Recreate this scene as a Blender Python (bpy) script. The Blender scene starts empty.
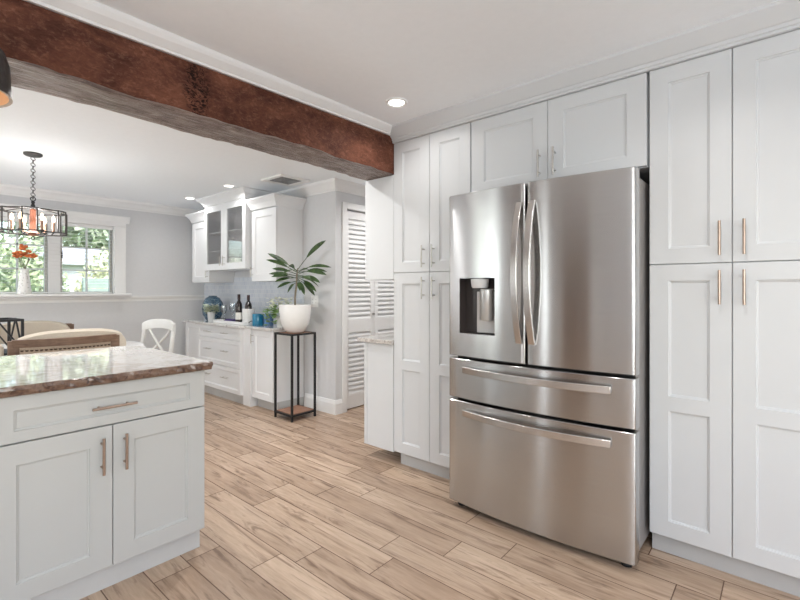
import bpy, bmesh, math, random
from mathutils import Vector, Matrix
random.seed(7)
S = bpy.context.scene
C = S.collection
PI = math.pi

# ------------------------------------------------------------------ camera, world, light, exposure
cam = bpy.data.cameras.new('camera'); camo = bpy.data.objects.new('camera', cam); C.objects.link(camo)
cam.sensor_width = 36; cam.lens = 447.0 / 800 * 36; cam.shift_y = -(300 - 289.3) / 800
cam.clip_start = 0.02; cam.clip_end = 200
camo.location = (0, 0, 1.25); camo.rotation_euler = (PI / 2, 0, -math.radians(49.208))
S.camera = camo
S.view_settings.view_transform = 'Standard'; S.view_settings.look = 'None'
S.view_settings.gamma = 1; S.view_settings.use_curve_mapping = False
S.view_settings.exposure = 0.17
S.cycles.use_denoising = True
S.cycles.max_bounces = 8; S.cycles.diffuse_bounces = 5; S.cycles.glossy_bounces = 4; S.cycles.transparent_max_bounces = 12
S.cycles.caustics_reflective = False; S.cycles.caustics_refractive = False
S.cycles.sample_clamp_indirect = 6

W = bpy.data.worlds.new('sky'); S.world = W; W.use_nodes = True
wn = W.node_tree; wn.nodes.clear()
sky = wn.nodes.new('ShaderNodeTexSky'); sky.sky_type = 'NISHITA'; sky.sun_disc = False
sky.sun_elevation = math.radians(48); sky.sun_rotation = math.radians(200); sky.air_density = 1.2; sky.dust_density = 2.5
bg = wn.nodes.new('ShaderNodeBackground'); bg.inputs[1].default_value = .55
wo = wn.nodes.new('ShaderNodeOutputWorld')
wn.links.new(sky.outputs[0], bg.inputs[0]); wn.links.new(bg.outputs[0], wo.inputs[0])

def area(name, loc, rot, sx, sy, energy, col=(1, 1, 1), spread=PI):
    l = bpy.data.lights.new(name, 'AREA'); l.shape = 'RECTANGLE'; l.size = sx; l.size_y = sy; l.energy = energy; l.color = col; l.spread = spread
    o = bpy.data.objects.new(name, l); o.location = loc; o.rotation_euler = rot; C.objects.link(o); return o
# daylight at the openings of the room, and added fill lamps
sun = bpy.data.lights.new('sun', 'SUN'); sun.energy = 2.6; sun.angle = math.radians(2); sun.color = (1, .97, .92)
suno = bpy.data.objects.new('sun', sun); suno.rotation_euler = (math.radians(42), 0, math.radians(20)); C.objects.link(suno)
UP = math.radians(58)     # upward tilt of the fill lamps added to brighten the ceilings
area('patio_daylight', (-3.0, 5.1, 1.1), (0, -PI / 2, 0), 1.9, 1.4, 12, (.90, .955, 1))
area('patio_upward_fill', (-3.35, 5.1, .35), (0, -PI / 2 - UP, 0), 1.2, 1.4, 92, (.90, .955, 1))  # extra lamp low outside the patio door, aimed up to lift the dining ceiling
area('sidelight_daylight', (-3.0, 2.67, 1.1), (0, -PI / 2, 0), 1.9, .13, 5, (.92, .965, 1))
area('added_kitchen_fill', (-3.0, -1.3, 1.5), (0, -PI / 2 - .45, 0), 1.0, 1.3, 42, (.88, .95, 1))  # added lamp behind a made-up window, brightens the upper kitchen cabinets
area('south_ceiling_fill', (-.2, -2.62, 1.2), (PI / 2 + UP, 0, 0), 3.1, 1.5, 76, (.82, .92, 1))  # added lamp outside the south opening, tilted up to brighten the kitchen ceiling

# ------------------------------------------------------------------ materials
class NT:
    def __init__(s, name):
        s.m = bpy.data.materials.new(name); s.m.use_nodes = True; s.t = s.m.node_tree; s.t.nodes.clear()
        s.out = s.n('ShaderNodeOutputMaterial'); s.b = s.n('ShaderNodeBsdfPrincipled'); s.l(s.b.outputs[0], s.out.inputs[0])
    def n(s, k, **kw):
        x = s.t.nodes.new(k)
        for a, v in kw.items(): setattr(x, a, v)
        return x
    def l(s, a, b): s.t.links.new(a, b)
    def set(s, **kw):
        for k, v in kw.items(): s.b.inputs[k.replace('_', ' ')].default_value = v
        return s
    def coord(s, scale=(1, 1, 1), out='Object', loc=(0, 0, 0), rot=(0, 0, 0)):
        tc = s.n('ShaderNodeTexCoord'); mp = s.n('ShaderNodeMapping'); mp.inputs['Scale'].default_value = scale
        mp.inputs['Location'].default_value = loc; mp.inputs['Rotation'].default_value = rot
        s.l(tc.outputs[out], mp.inputs[0]); return mp.outputs[0]
    def noise(s, vec, scale, detail=6, rough=.55, dist=0):
        x = s.n('ShaderNodeTexNoise'); x.inputs['Scale'].default_value = scale; x.inputs['Detail'].default_value = detail
        x.inputs['Roughness'].default_value = rough; x.inputs['Distortion'].default_value = dist
        s.l(vec, x.inputs['Vector']); return x.outputs['Fac']
    def ramp(s, fac, stops):
        r = s.n('ShaderNodeValToRGB'); e = r.color_ramp.elements
        while len(e) < len(stops): e.new(.5)
        for i, (p, c) in enumerate(stops):
            e[i].position = p; e[i].color = (*c, 1)
        s.l(fac, r.inputs[0]); return r.outputs[0]
    def mix(s, fac, a, b, mode='MIX'):
        x = s.n('ShaderNodeMix', data_type='RGBA', blend_type=mode)
        for v, i in ((fac, 0), (a, 6), (b, 7)):
            if hasattr(v, 'links'): s.l(v, x.inputs[i])
            else: x.inputs[i].default_value = v if i == 0 else (*v, 1)
        return x.outputs[2]
    def bump(s, h, strength=.2, dist=.01):
        x = s.n('ShaderNodeBump'); x.inputs['Strength'].default_value = strength; x.inputs['Distance'].default_value = dist
        s.l(h, x.inputs['Height']); s.l(x.outputs[0], s.b.inputs['Normal']); return x
    def base(s, c):
        if hasattr(c, 'links'): s.l(c, s.b.inputs['Base Color'])
        else: s.b.inputs['Base Color'].default_value = (*c, 1)
        return s

def plain(name, c, rough=.5, metal=0, var=.03, nscale=18, bump=0, **kw):
    m = NT(name); v = m.coord()
    f = m.noise(v, nscale, 4)
    lo = tuple(max(0, x * (1 - var)) for x in c); hi = tuple(min(1, x * (1 + var)) for x in c)
    m.base(m.ramp(f, [(.3, lo), (.7, hi)])); m.set(Roughness=rough, Metallic=metal, **kw)
    if bump: m.bump(f, bump, .003)
    return m.m

M = {}
M['buffet_lit_paint'] = plain('buffet_cabinet_lit_paint', (.78, .79, .80), .4, var=.012, nscale=4)  # whiter copy of the cabinet paint: stronger dining light put into the colour
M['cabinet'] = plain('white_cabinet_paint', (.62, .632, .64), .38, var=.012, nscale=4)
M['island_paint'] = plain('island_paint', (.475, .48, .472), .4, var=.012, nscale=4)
M['toe'] = plain('toe_kick_paint', (.52, .52, .515), .45, var=.03, nscale=9)
M['wall'] = plain('wall_grey_paint', (.66, .665, .675), .6, var=.015, nscale=30, bump=.02)
M['ceiling'] = plain('ceiling_paint', (.90, .93, .96), .8, var=.01, nscale=30)
M['trim'] = plain('white_trim_paint', (.84, .84, .835), .4, var=.01)
M['pull'] = plain('brushed_bronze', (.42, .32, .26), .32, 1, var=.08, nscale=60)
M['nickel'] = plain('brushed_nickel', (.5, .48, .45), .3, 1, var=.08, nscale=60)
M['black_metal'] = plain('black_iron', (.02, .02, .022), .45, .3, var=.2)
M['dark_metal'] = plain('weathered_dark_metal', (.085, .08, .078), .45, .6, var=.3, nscale=60)
M['plate_grey'] = plain('grey_dispenser_plastic', (.62, .60, .58), .45)
M['lever_grey'] = plain('silver_plastic', (.50, .50, .49), .3, .55)
M['niche'] = plain('dark_dispenser_recess', (.045, .036, .034), .35)
M['black'] = plain('black_plastic', (.012, .012, .013), .5, var=.1)
M['gap'] = plain('dark_gasket', (.02, .02, .02), .8, var=.1)
M['fridge_side'] = plain('fridge_side_grey', (.34, .32, .31), .4, .35, var=.05)
M['white_ceramic'] = plain('white_ceramic', (.80, .80, .79), .3, var=.02)
M['grey_ceramic'] = plain('pale_grey_ceramic', (.62, .63, .64), .4, var=.04)
M['linen'] = plain('linen_fabric', (.52, .46, .38), .9, var=.1, nscale=220, bump=.15)
M['burlap'] = plain('brown_burlap', (.55, .44, .34), .9, var=.15, nscale=160, bump=.2)
M['white_wood'] = plain('white_painted_wood', (.72, .72, .70), .45, var=.04, nscale=12)
M['table_white'] = plain('white_table_top', (.80, .80, .80), .22, var=.02)
M['glass_dark'] = plain('dark_wine_bottle_glass', (.018, .012, .012), .08, var=.1)
M['paper'] = plain('paper_label', (.78, .76, .72), .7, var=.03)
M['foil'] = plain('burgundy_foil', (.03, .012, .014), .4, .3, var=.1)
M['teal'] = plain('teal_glass', (.015, .17, .30), .15, var=.35, nscale=30)
M['slate_blue'] = plain('slate_blue_glass', (.10, .19, .36), .2, var=.25, nscale=30)
M['purple'] = plain('purple_book_cloth', (.10, .07, .24), .6, var=.3, nscale=40)
M['soil'] = plain('potting_soil', (.05, .035, .025), .95, var=.4, nscale=90, bump=.6)
M['stem'] = plain('woody_stem', (.20, .17, .12), .7, var=.25, nscale=60)
M['orange_flower'] = plain('orange_petals', (.62, .17, .05), .7, var=.4, nscale=40)
M['white_petal'] = plain('white_petals', (.75, .78, .66), .7, var=.1, nscale=40)
M['glow_candle'] = plain('candle_sleeve', (.45, .28, .20), .5, var=.1)
M['brown_rust'] = plain('rust_brown_wood', (.33, .13, .08), .5, var=.25, nscale=30)
M['nail'] = plain('dark_brass_nailheads', (.09, .05, .03), .4, .4)
M['siding'] = plain('white_clapboard', (.62, .64, .68), .6, var=.03)
M['roof'] = plain('grey_roof', (.42, .44, .46), .9, var=.15, nscale=20)
M['fence'] = plain('sage_fence_boards', (.36, .45, .40), .8, var=.15, nscale=10)
M['grass'] = plain('lawn_grass', (.22, .36, .10), .9, var=.4, nscale=15)
M['interior_bright'] = plain('brightened_cabinet_interior', (.88, .88, .88), .5, var=.02)  # whitened in place of light inside the glass cabinet
M['pendant_in'] = plain('pendant_gold_lining', (.72, .52, .34), .4, .4, var=.06)
M['plate'] = plain('white_plastic', (.85, .85, .84), .35, var=.01)
M['vent_dark'] = plain('dark_grey_vent_metal', (.30, .30, .30), .6, var=.1)  # dark grey colour of the vent grille and outlet slots

def emit(name, c, s):
    m = NT(name); m.set(Roughness=.4); m.base(c); m.b.inputs['Emission Color'].default_value = (*c, 1); m.b.inputs['Emission Strength'].default_value = s
    return m.m
M['lens'] = emit('downlight_lens', (1, .97, .93), 6)
M['bulb'] = emit('warm_bulb', (1, .72, .50), 7)

def leaf(name, a, b, rough=.35):
    m = NT(name); f = m.noise(m.coord(), 25, 3)
    m.base(m.ramp(f, [(.3, a), (.7, b)])); m.set(Roughness=rough); return m.m
M['leaf'] = leaf('dark_green_leaf', (.010, .032, .010), (.06, .115, .025))
M['leaf_light'] = leaf('light_green_leaf', (.14, .28, .07), (.33, .47, .18), .5)
M['leaf_pale'] = leaf('pale_green_leaf', (.30, .38, .24), (.62, .66, .52), .6)
M['foliage_a'] = leaf('shrub_foliage', (.24, .34, .16), (.55, .60, .38), .8)
M['foliage_b'] = leaf('yellow_green_foliage', (.52, .55, .32), (.75, .75, .52), .8)
M['foliage_c'] = leaf('tree_foliage', (.30, .38, .26), (.55, .60, .46), .8)

def glass(name, tint=(1, 1, 1), refl=.08):
    m = NT(name); t = m.t; t.nodes.remove(m.b)
    tr = m.n('ShaderNodeBsdfTransparent'); tr.inputs[0].default_value = (*tint, 1)
    gl = m.n('ShaderNodeBsdfGlossy'); gl.inputs['Roughness'].default_value = .02
    lw = m.n('ShaderNodeLayerWeight'); lw.inputs[0].default_value = .25
    mu = m.n('ShaderNodeMath', operation='MULTIPLY_ADD'); mu.inputs[1].default_value = .6; mu.inputs[2].default_value = refl
    m.l(lw.outputs['Fresnel'], mu.inputs[0])
    mx = m.n('ShaderNodeMixShader'); m.l(mu.outputs[0], mx.inputs[0]); m.l(tr.outputs[0], mx.inputs[1]); m.l(gl.outputs[0], mx.inputs[2])
    m.l(mx.outputs[0], m.out.inputs[0]); return m.m
M['glass'] = glass('window_glass', (.97, .98, .98), .04)
M['cab_glass'] = glass('cabinet_door_glass', (.97, .97, .975), .05)
M['stemware'] = glass('clear_stemware', (.93, .95, .96), .12)

def steel(name, c=(.60, .585, .57), rough=.30, rot=0.0):
    m = NT(name); v = m.coord((2.2, 2.2, 260)); f = m.noise(v, 3, 4)
    m.base(m.ramp(f, [(.3, tuple(x * .93 for x in c)), (.7, tuple(min(1, x * 1.05) for x in c))]))
    m.set(Metallic=1, Roughness=rough); m.b.inputs['Anisotropic'].default_value = 1.0; m.b.inputs['Anisotropic Rotation'].default_value = rot
    tg = m.n('ShaderNodeTangent', direction_type='RADIAL', axis='Z'); m.l(tg.outputs[0], m.b.inputs['Tangent'])
    return m.m
M['steel'] = steel('brushed_stainless_steel', (.56, .557, .553), .21, .25)
M['handle_steel'] = plain('satin_steel', (.64, .62, .60), .26, 1, var=.04, nscale=40)

def granite(name, stops, rough=.06, sc=5):
    m = NT(name); v = m.coord()
    a = m.noise(v, sc, 10, .6, 1.6); b = m.noise(v, 45, 6, .7)
    f = m.n('ShaderNodeMath', operation='MULTIPLY_ADD'); m.l(b, f.inputs[0]); f.inputs[1].default_value = .35; m.l(a, f.inputs[2])
    m.base(m.ramp(f.outputs[0], stops)); m.set(Roughness=rough); m.b.inputs['Coat Weight'].default_value = .5; m.b.inputs['Coat Roughness'].default_value = .03
    return m.m
M['granite'] = granite('polished_cream_granite', [(.45, (.42, .37, .33)), (.57, (.61, .585, .55)), (.68, (.73, .72, .70)), (.82, (.56, .51, .47))])
M['granite_edge'] = granite('chiselled_granite_edge', [(.47, (.030, .018, .014)), (.60, (.095, .052, .037)), (.72, (.19, .12, .085)), (.84, (.05, .025, .02))], .30, 16)
M['granite_pale'] = granite('pale_grey_granite', [(.45, (.30, .28, .27)), (.6, (.58, .57, .56)), (.8, (.70, .69, .68))], .08, 9)
M['granite_stub'] = granite('speckled_grey_granite', [(.45, (.16, .14, .12)), (.6, (.40, .37, .34)), (.8, (.60, .57, .54))], .1, 30)

def floor_wood():
    m = NT('wood_look_plank_tile')
    at = m.n('ShaderNodeAttribute', attribute_name='plank'); sp = m.n('ShaderNodeSeparateColor'); m.l(at.outputs['Color'], sp.inputs[0])
    tc = m.n('ShaderNodeTexCoord'); sc = m.n('ShaderNodeVectorMath', operation='MULTIPLY'); sc.inputs[1].default_value = (1, .10, 1)
    m.l(tc.outputs['Object'], sc.inputs[0])
    off = m.n('ShaderNodeVectorMath', operation='SCALE'); m.l(at.outputs['Vector'], off.inputs[0]); off.inputs['Scale'].default_value = 37
    ad = m.n('ShaderNodeVectorMath', operation='ADD'); m.l(sc.outputs[0], ad.inputs[0]); m.l(off.outputs[0], ad.inputs[1])
    v = ad.outputs[0]
    big = m.noise(v, 9, 5, .6, 1.2); fine = m.noise(v, 48, 6, .65, .6); streak = m.noise(v, 15, 8, .62, 2.2)
    base = m.ramp(big, [(.30, (.31, .205, .14)), (.46, (.52, .38, .275)), (.66, (.69, .545, .425))])
    base = m.mix(.55, base, m.ramp(fine, [(.3, (.38, .28, .205)), (.65, (.64, .51, .405))]))
    dark = m.ramp(streak, [(.53, (0, 0, 0)), (.66, (1, 1, 1))])
    base = m.mix(m.mix(.75, (0, 0, 0), dark), base, (.19, .115, .075))
    tone = m.ramp(sp.outputs[0], [(0, (.72, .66, .61)), (.5, (.87, .83, .79)), (1, (1.0, .97, .93))])
    m.base(m.mix(1, base, tone, 'MULTIPLY')); m.set(Roughness=.36)
    m.bump(fine, .08, .002); return m.m
M['floor'] = floor_wood()
M['grout'] = plain('dark_grout', (.16, .10, .07), .8, var=.1)

def beam_front():
    m = NT('stained_beam_wood'); v = m.coord((1, 1, 1))
    a = m.noise(m.coord((.55, 1, 1)), 6, 10, .68, 1.2); b = m.noise(m.coord((.6, 1, 1)), 60, 8, .75, .6)
    c = m.ramp(a, [(.30, (.038, .014, .009)), (.45, (.100, .036, .022)), (.58, (.17, .064, .038)), (.72, (.28, .115, .07))])
    c = m.mix(.36, c, m.ramp(b, [(.36, (.035, .012, .008)), (.52, (.115, .043, .027)), (.68, (.38, .19, .13))]))
    # the big knot
    kv = m.coord((2.2, 0, 1.0), loc=(-2.2 * .975, 0, -1.0 * 2.20)); g = m.n('ShaderNodeTexGradient', gradient_type='SPHERICAL')
    ks = m.n('ShaderNodeVectorMath', operation='SCALE'); m.l(kv, ks.inputs[0]); ks.inputs['Scale'].default_value = 5.5; m.l(ks.outputs[0], g.inputs[0])
    kn = m.ramp(m.noise(m.coord((1, 1, 1.4)), 26, 6, .7, 2.5), [(.46, (0, 0, 0)), (.56, (1, 1, 1))])
    kf = m.mix(1, kn, m.ramp(g.outputs['Fac'], [(.05, (0, 0, 0)), (.4, (1, 1, 1))]), 'MULTIPLY')
    c = m.mix(kf, c, (.012, .004, .003))
    m.base(c); m.set(Roughness=.55); m.b.inputs['Specular IOR Level'].default_value = .15
    m.bump(b, .6, .008); return m.m
M['beam'] = beam_front()
def beam_under():
    m = NT('hewn_beam_underside'); v = m.coord((.7, 9, 3)); a = m.noise(v, 6, 10, .7, 1.5)
    f = m.noise(m.coord((1, 1, 1)), 14, 8, .7)
    c = m.ramp(a, [(.34, (.045, .022, .016)), (.46, (.16, .095, .075)), (.55, (.34, .26, .225)), (.66, (.68, .64, .61))])
    c = m.mix(.35, c, m.ramp(f, [(.36, (.05, .025, .02)), (.62, (.42, .34, .30))]))
    m.base(c); m.set(Roughness=.33); m.bump(a, 1, .02); return m.m
M['beam_under'] = beam_under()

def wood(name, dark, light, rough=.5, scale=(2, 14, 14)):
    m = NT(name); a = m.noise(m.coord(scale), 4, 8, .65, 1.2)
    m.base(m.ramp(a, [(.3, dark), (.7, light)])); m.set(Roughness=rough); m.bump(a, .15, .003); return m.m
M['chair_wood'] = wood('weathered_brown_wood', (.11, .062, .04), (.25, .155, .105))
M['pale_wood'] = wood('pale_limed_wood', (.40, .33, .27), (.58, .50, .42))
M['shelf_wood'] = wood('reddish_shelf_wood', (.20, .09, .055), (.42, .23, .15))

def tile():
    m = NT('glossy_mosaic_tile'); v = m.coord((1, 1, 1))
    br = m.n('ShaderNodeTexBrick'); br.inputs['Color1'].default_value = (.66, .70, .76, 1); br.inputs['Color2'].default_value = (.58, .63, .71, 1)
    br.inputs['Mortar'].default_value = (.78, .79, .8, 1); br.inputs['Scale'].default_value = 1; br.inputs['Mortar Size'].default_value = .0015
    br.inputs['Brick Width'].default_value = .05; br.inputs['Row Height'].default_value = .05
    sx = m.n('ShaderNodeSeparateXYZ'); cb = m.n('ShaderNodeCombineXYZ'); m.l(v, sx.inputs[0]); m.l(sx.outputs[1], cb.inputs[0]); m.l(sx.outputs[2], cb.inputs[1])
    m.l(cb.outputs[0], br.inputs[0]); m.base(br.outputs[0]); m.set(Roughness=.08)
    m.bump(m.noise(v, 22, 2), .25, .01); return m.m
M['tile'] = tile()

def vase_pattern():
    m = NT('blue_scalloped_glaze'); v = m.coord((1, 1, 1)); vo = m.n('ShaderNodeTexVoronoi', feature='DISTANCE_TO_EDGE'); vo.inputs['Scale'].default_value = 34
    m.l(v, vo.inputs['Vector']); m.base(m.ramp(vo.outputs['Distance'], [(.02, (.34, .48, .56)), (.07, (.012, .05, .11))])); m.set(Roughness=.25); return m.m
M['vase_blue'] = vase_pattern()
def lace():
    m = NT('speckled_white_vase'); v = m.coord(); vo = m.n('ShaderNodeTexVoronoi'); vo.inputs['Scale'].default_value = 60
    m.l(v, vo.inputs['Vector']); m.base(m.ramp(vo.outputs['Distance'], [(.15, (.30, .28, .24)), (.32, (.82, .82, .80))])); m.set(Roughness=.3); return m.m
M['lace'] = lace()

# ------------------------------------------------------------------ geometry helpers
class G:
    """collects shapes; build() links them as ONE mesh object"""
    def __init__(s): s.bm = bmesh.new()
    def quad(s, pts, mi=0):
        f = s.bm.faces.new([s.bm.verts.new(p) for p in pts]); f.material_index = mi; return f
    def box(s, x0, x1, y0, y1, z0, z1, mi=0):
        v = [s.bm.verts.new((x, y, z)) for x in (x0, x1) for y in (y0, y1) for z in (z0, z1)]
        for q in ((0, 1, 3, 2), (4, 6, 7, 5), (0, 4, 5, 1), (2, 3, 7, 6), (0, 2, 6, 4), (1, 5, 7, 3)):
            f = s.bm.faces.new([v[i] for i in q]); f.material_index = mi
        return s
    def obox(s, p, ux, uy, hx, hy, z0, z1, mi=0):
        """box turned in plan: centre p, axes ux, uy"""
        v = []
        for a in (-1, 1):
            for b in (-1, 1):
                for z in (z0, z1):
                    v.append(s.bm.verts.new((p[0] + a * hx * ux[0] + b * hy * uy[0], p[1] + a * hx * ux[1] + b * hy * uy[1], z)))
        for q in ((0, 1, 3, 2), (4, 6, 7, 5), (0, 4, 5, 1), (2, 3, 7, 6), (0, 2, 6, 4), (1, 5, 7, 3)):
            f = s.bm.faces.new([v[i] for i in q]); f.material_index = mi
        return s
    def tube(s, pts, r, seg=8, mi=0, cap=True, square=False):
        pts = [Vector(p) for p in pts]; rs = r if isinstance(r, (list, tuple)) else [r] * len(pts)
        if square: seg = 4
        rings = []; prev = None
        for i, p in enumerate(pts):
            d = (pts[min(i + 1, len(pts) - 1)] - pts[max(i - 1, 0)]).normalized()
            if prev is None:
                a = Vector((0, 0, 1)) if abs(d.z) < .9 else Vector((1, 0, 0)); n = d.cross(a).normalized()
            else: n = (prev - d * prev.dot(d)).normalized()
            prev = n; b = d.cross(n)
            rings.append([s.bm.verts.new(p + (n * math.cos(2 * PI * (k + .5) / seg) + b * math.sin(2 * PI * (k + .5) / seg)) * rs[i] * (1.414 if square else 1)) for k in range(seg)])
        for a, b in zip(rings, rings[1:]):
            for k in range(seg):
                f = s.bm.faces.new([a[k], a[(k + 1) % seg], b[(k + 1) % seg], b[k]]); f.material_index = mi
        if cap:
            for rg in (rings[0][::-1], rings[-1]): f = s.bm.faces.new(rg); f.material_index = mi
        return s
    def lathe(s, prof, seg=24, c=(0, 0, 0), mi=0, sx=1, sy=1):
        rings = []
        for r, z in prof:
            if r < 1e-5: rings.append([s.bm.verts.new((c[0], c[1], c[2] + z))])
            else: rings.append([s.bm.verts.new((c[0] + sx * r * math.cos(2 * PI * k / seg), c[1] + sy * r * math.sin(2 * PI * k / seg), c[2] + z)) for k in range(seg)])
        for a, b in zip(rings, rings[1:]):
            for k in range(seg):
                k2 = (k + 1) % seg
                if len(a) == 1 and len(b) == 1: continue
                vs = [a[0], b[k2], b[k]] if len(a) == 1 else ([a[k], a[k2], b[0]] if len(b) == 1 else [a[k], a[k2], b[k2], b[k]])
                f = s.bm.faces.new(vs); f.material_index = mi
        return s
    def torus(s, c, R, r, axis=(0, 0, 1), seg=16, mi=0, sx=1, sy=1):
        ax = Vector(axis).normalized(); u = ax.orthogonal().normalized(); w = ax.cross(u)
        pts = [Vector(c) + u * R * sx * math.cos(2 * PI * k / seg) + w * R * sy * math.sin(2 * PI * k / seg) for k in range(seg)]
        rings = []
        for k, p in enumerate(pts):
            o = (p - Vector(c)).normalized()
            rings.append([s.bm.verts.new(p + (o * math.cos(2 * PI * j / 6) + ax * math.sin(2 * PI * j / 6)) * r) for j in range(6)])
        for k in range(seg):
            a, b = rings[k], rings[(k + 1) % seg]
            for j in range(6):
                f = s.bm.faces.new([a[j], a[(j + 1) % 6], b[(j + 1) % 6], b[j]]); f.material_index = mi
        return s
    def sweep(s, prof, p0, p1, out, mi=0, m0=0, m1=0):
        """prof [(out, z)] swept straight from p0 to p1; out = plan direction it projects in"""
        d = (Vector(p1) - Vector(p0)).normalized()
        rows = [[s.bm.verts.new((p[0] + out[0] * o + d[0] * o * m, p[1] + out[1] * o + d[1] * o * m, z)) for o, z in prof] for p, m in ((p0, -m0), (p1, m1))]
        n = len(prof)
        for k in range(n):
            f = s.bm.faces.new([rows[0][k], rows[0][(k + 1) % n], rows[1][(k + 1) % n], rows[1][k]]); f.material_index = mi
        s.bm.faces.new(rows[0][::-1]).material_index = mi; s.bm.faces.new(rows[1]).material_index = mi
        return s
    def build(s, name, mats, parent=None, smooth=None, bevel=0, seg=2, kind=None):
        me = bpy.data.meshes.new(name)
        bmesh.ops.recalc_face_normals(s.bm, faces=s.bm.faces)
        s.bm.to_mesh(me); s.bm.free()
        for m in (mats if isinstance(mats, (list, tuple)) else [mats]): me.materials.append(M[m] if isinstance(m, str) else m)
        if smooth is not None:
            for p in me.polygons: p.use_smooth = True
            me.set_sharp_from_angle(angle=math.radians(smooth))
        o = bpy.data.objects.new(name, me); C.objects.link(o)
        if parent: o.parent = parent
        if bevel:
            b = o.modifiers.new('bevel', 'BEVEL'); b.width = bevel; b.segments = seg; b.limit_method = 'ANGLE'; b.angle_limit = math.radians(50); b.harden_normals = False
        if kind: o['kind'] = kind
        return o

def thing(name, label, cat, loc=(0, 0, 0), rz=0, group=None):
    o = bpy.data.objects.new(name, None); C.objects.link(o); o.location = loc; o.rotation_euler = (0, 0, rz); o.empty_display_size = .1
    return tag(o, label, cat, group)
def tag(o, label, cat, group=None):
    o['label'] = label; o['category'] = cat
    if group: o['group'] = group
    return o
def copy_thing(root, loc, rz, label, group=None):
    def cp(o, parent):
        c = o.copy(); C.objects.link(c); c.parent = parent
        for ch in o.children: cp(ch, c)
        return c
    r = cp(root, None); r.location = loc; r.rotation_euler = (0, 0, rz); r['label'] = label
    if group: r['group'] = group
    return r
FACE_W = -PI / 2      # a cabinet whose front looks towards -x

# ------------------------------------------------------------------ the setting
ZK, ZD = 2.38, 2.34       # kitchen and dining ceiling heights
XW, YN = 2.955, 6.17      # dining side wall, window wall
def make_floor():
    g = G(); lay = g.bm.loops.layers.float_color.new('plank'); rnd = random.Random(3)
    offs = {-1: 2.085, 0: 1.808, 1: 1.70, 2: 1.382, 3: 1.48, 4: 2.16, 5: 1.946, 6: 2.24, 7: 2.09, 8: 2.38}
    L, P, gp = .945, .1605, .0022
    for k in range(-25, 23):
        x0 = 1.075 + P * k; x1 = x0 + P; o = offs.get(k, rnd.random() * L)
        n0 = math.floor((-2.3 - o) / L)
        for j in range(n0, n0 + 11):
            y0 = o + j * L; y1 = y0 + L
            a, b = max(y0 + gp, -2.2), min(y1 - gp, 6.25)
            if b <= a: continue
            f = g.quad([(x0 + gp, a, 0), (x1 - gp, a, 0), (x1 - gp, b, 0), (x0 + gp, b, 0)], 0)
            c = (rnd.random(), rnd.random(), rnd.random(), 1)
            for lp in f.loops: lp[lay] = c
    g.box(-2.95, 4.75, -2.35, 6.3, -.12, -.0015, 1)
    return g.build('floor', ['floor', 'grout'], kind='structure')
make_floor()

g = G(); g.box(-2.8, 3.1, -2.2, 2.40, ZK, ZK + .12); g.box(-2.8, 2.99, 2.135, 2.39, 2.332, ZK); g.box(-2.8, 4.7, 2.40, 6.3, ZD, ZD + .16)
g.build('ceiling', 'ceiling', kind='structure')
# window wall with its opening
WX0, WX1, WZ0, WZ1 = .06, 1.86, 1.19, 2.03
g = G(); g.box(-2.95, WX0, YN, YN + .14, 0, ZD); g.box(WX1, 4.7, YN, YN + .14, 0, ZD); g.box(WX0, WX1, YN, YN + .14, 0, WZ0); g.box(WX0, WX1, YN, YN + .14, WZ1, ZD)
g.build('wall_north', 'wall', kind='structure')
g = G(); g.box(XW, XW + .12, 3.50, YN, 0, ZD); g.build('wall_east', 'wall', kind='structure')
DX0, DX1, DZ = 3.10, 3.98, 2.075
g = G(); g.box(XW, DX0, 3.40, 3.50, 0, ZD); g.box(DX1, 4.6, 3.40, 3.50, 0, ZD); g.box(DX0, DX1, 3.40, 3.50, DZ, ZD)
g.build('wall_hall', 'wall', kind='structure')
g = G(); g.box(4.6, 4.7, 2.41, 3.50, 0, ZD); g.build('wall_hall_end', 'wall', kind='structure')
g = G(); g.box(2.99, 3.09, -2.2, 2.41, 0, ZK); g.box(3.09, 4.7, 2.31, 2.41, 0, ZK); g.build('wall_kitchen', 'wall', kind='structure')
g = G()   # west wall: patio door openings, and a kitchen window opening added for light
for y0, y1, z0, z1 in ((-2.2, -1.98, 0, ZK), (-1.98, -.62, 0, 1.0), (-1.98, -.62, 2.1, ZK), (-.62, 2.58, 0, ZK), (2.58, 2.76, 0, .1), (2.58, 2.76, 2.1, ZK), (2.76, 4.35, 0, ZK), (4.35, 5.85, 2.1, ZK), (5.85, 6.3, 0, ZK)):
    g.box(-2.95, -2.8, y0, y1, z0, z1)
g.build('wall_west', 'wall', kind='structure')
g = G()
for x0, x1, z0, z1 in ((-2.95, -1.8, 0, ZK), (1.4, 3.1, 0, ZK), (-1.8, 1.4, 0, .65), (-1.8, 1.4, 2.15, ZK)): g.box(x0, x1, -2.35, -2.2, z0, z1)
g.build('wall_south', 'wall', kind='structure')

# crown mouldings, rails, baseboards
kc = [(0, 2.281), (.013, 2.283), (.013, 2.294), (.019, 2.297), (.021, 2.311), (.028, 2.314), (.074, 2.368), (.076, ZK), (-.2, ZK), (-.2, 2.30), (-.02, 2.284)]
g = G(); g.sweep(kc, (2.37, 2.104), (2.37, -.16), (-1, 0)); g.build('trim_1', 'cabinet', kind='structure')
bc = [(0, 2.331), (.012, 2.331), (.014, 2.340), (.022, 2.344), (.056, 2.372), (.058, ZK), (-.02, ZK), (-.02, 2.334)]
g = G(); rows = [[g.bm.verts.new((x, 2.107 - o, z if z > ZK - .001 else z - .0125 * max(0, 2.37 - x) * (1 - (z - 2.331) / .049 * .6))) for o, z in bc] for x in (-2.8, 2.34)]
for k in range(len(bc)): g.bm.faces.new([rows[0][k], rows[0][(k + 1) % len(bc)], rows[1][(k + 1) % len(bc)], rows[1][k]])
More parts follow.
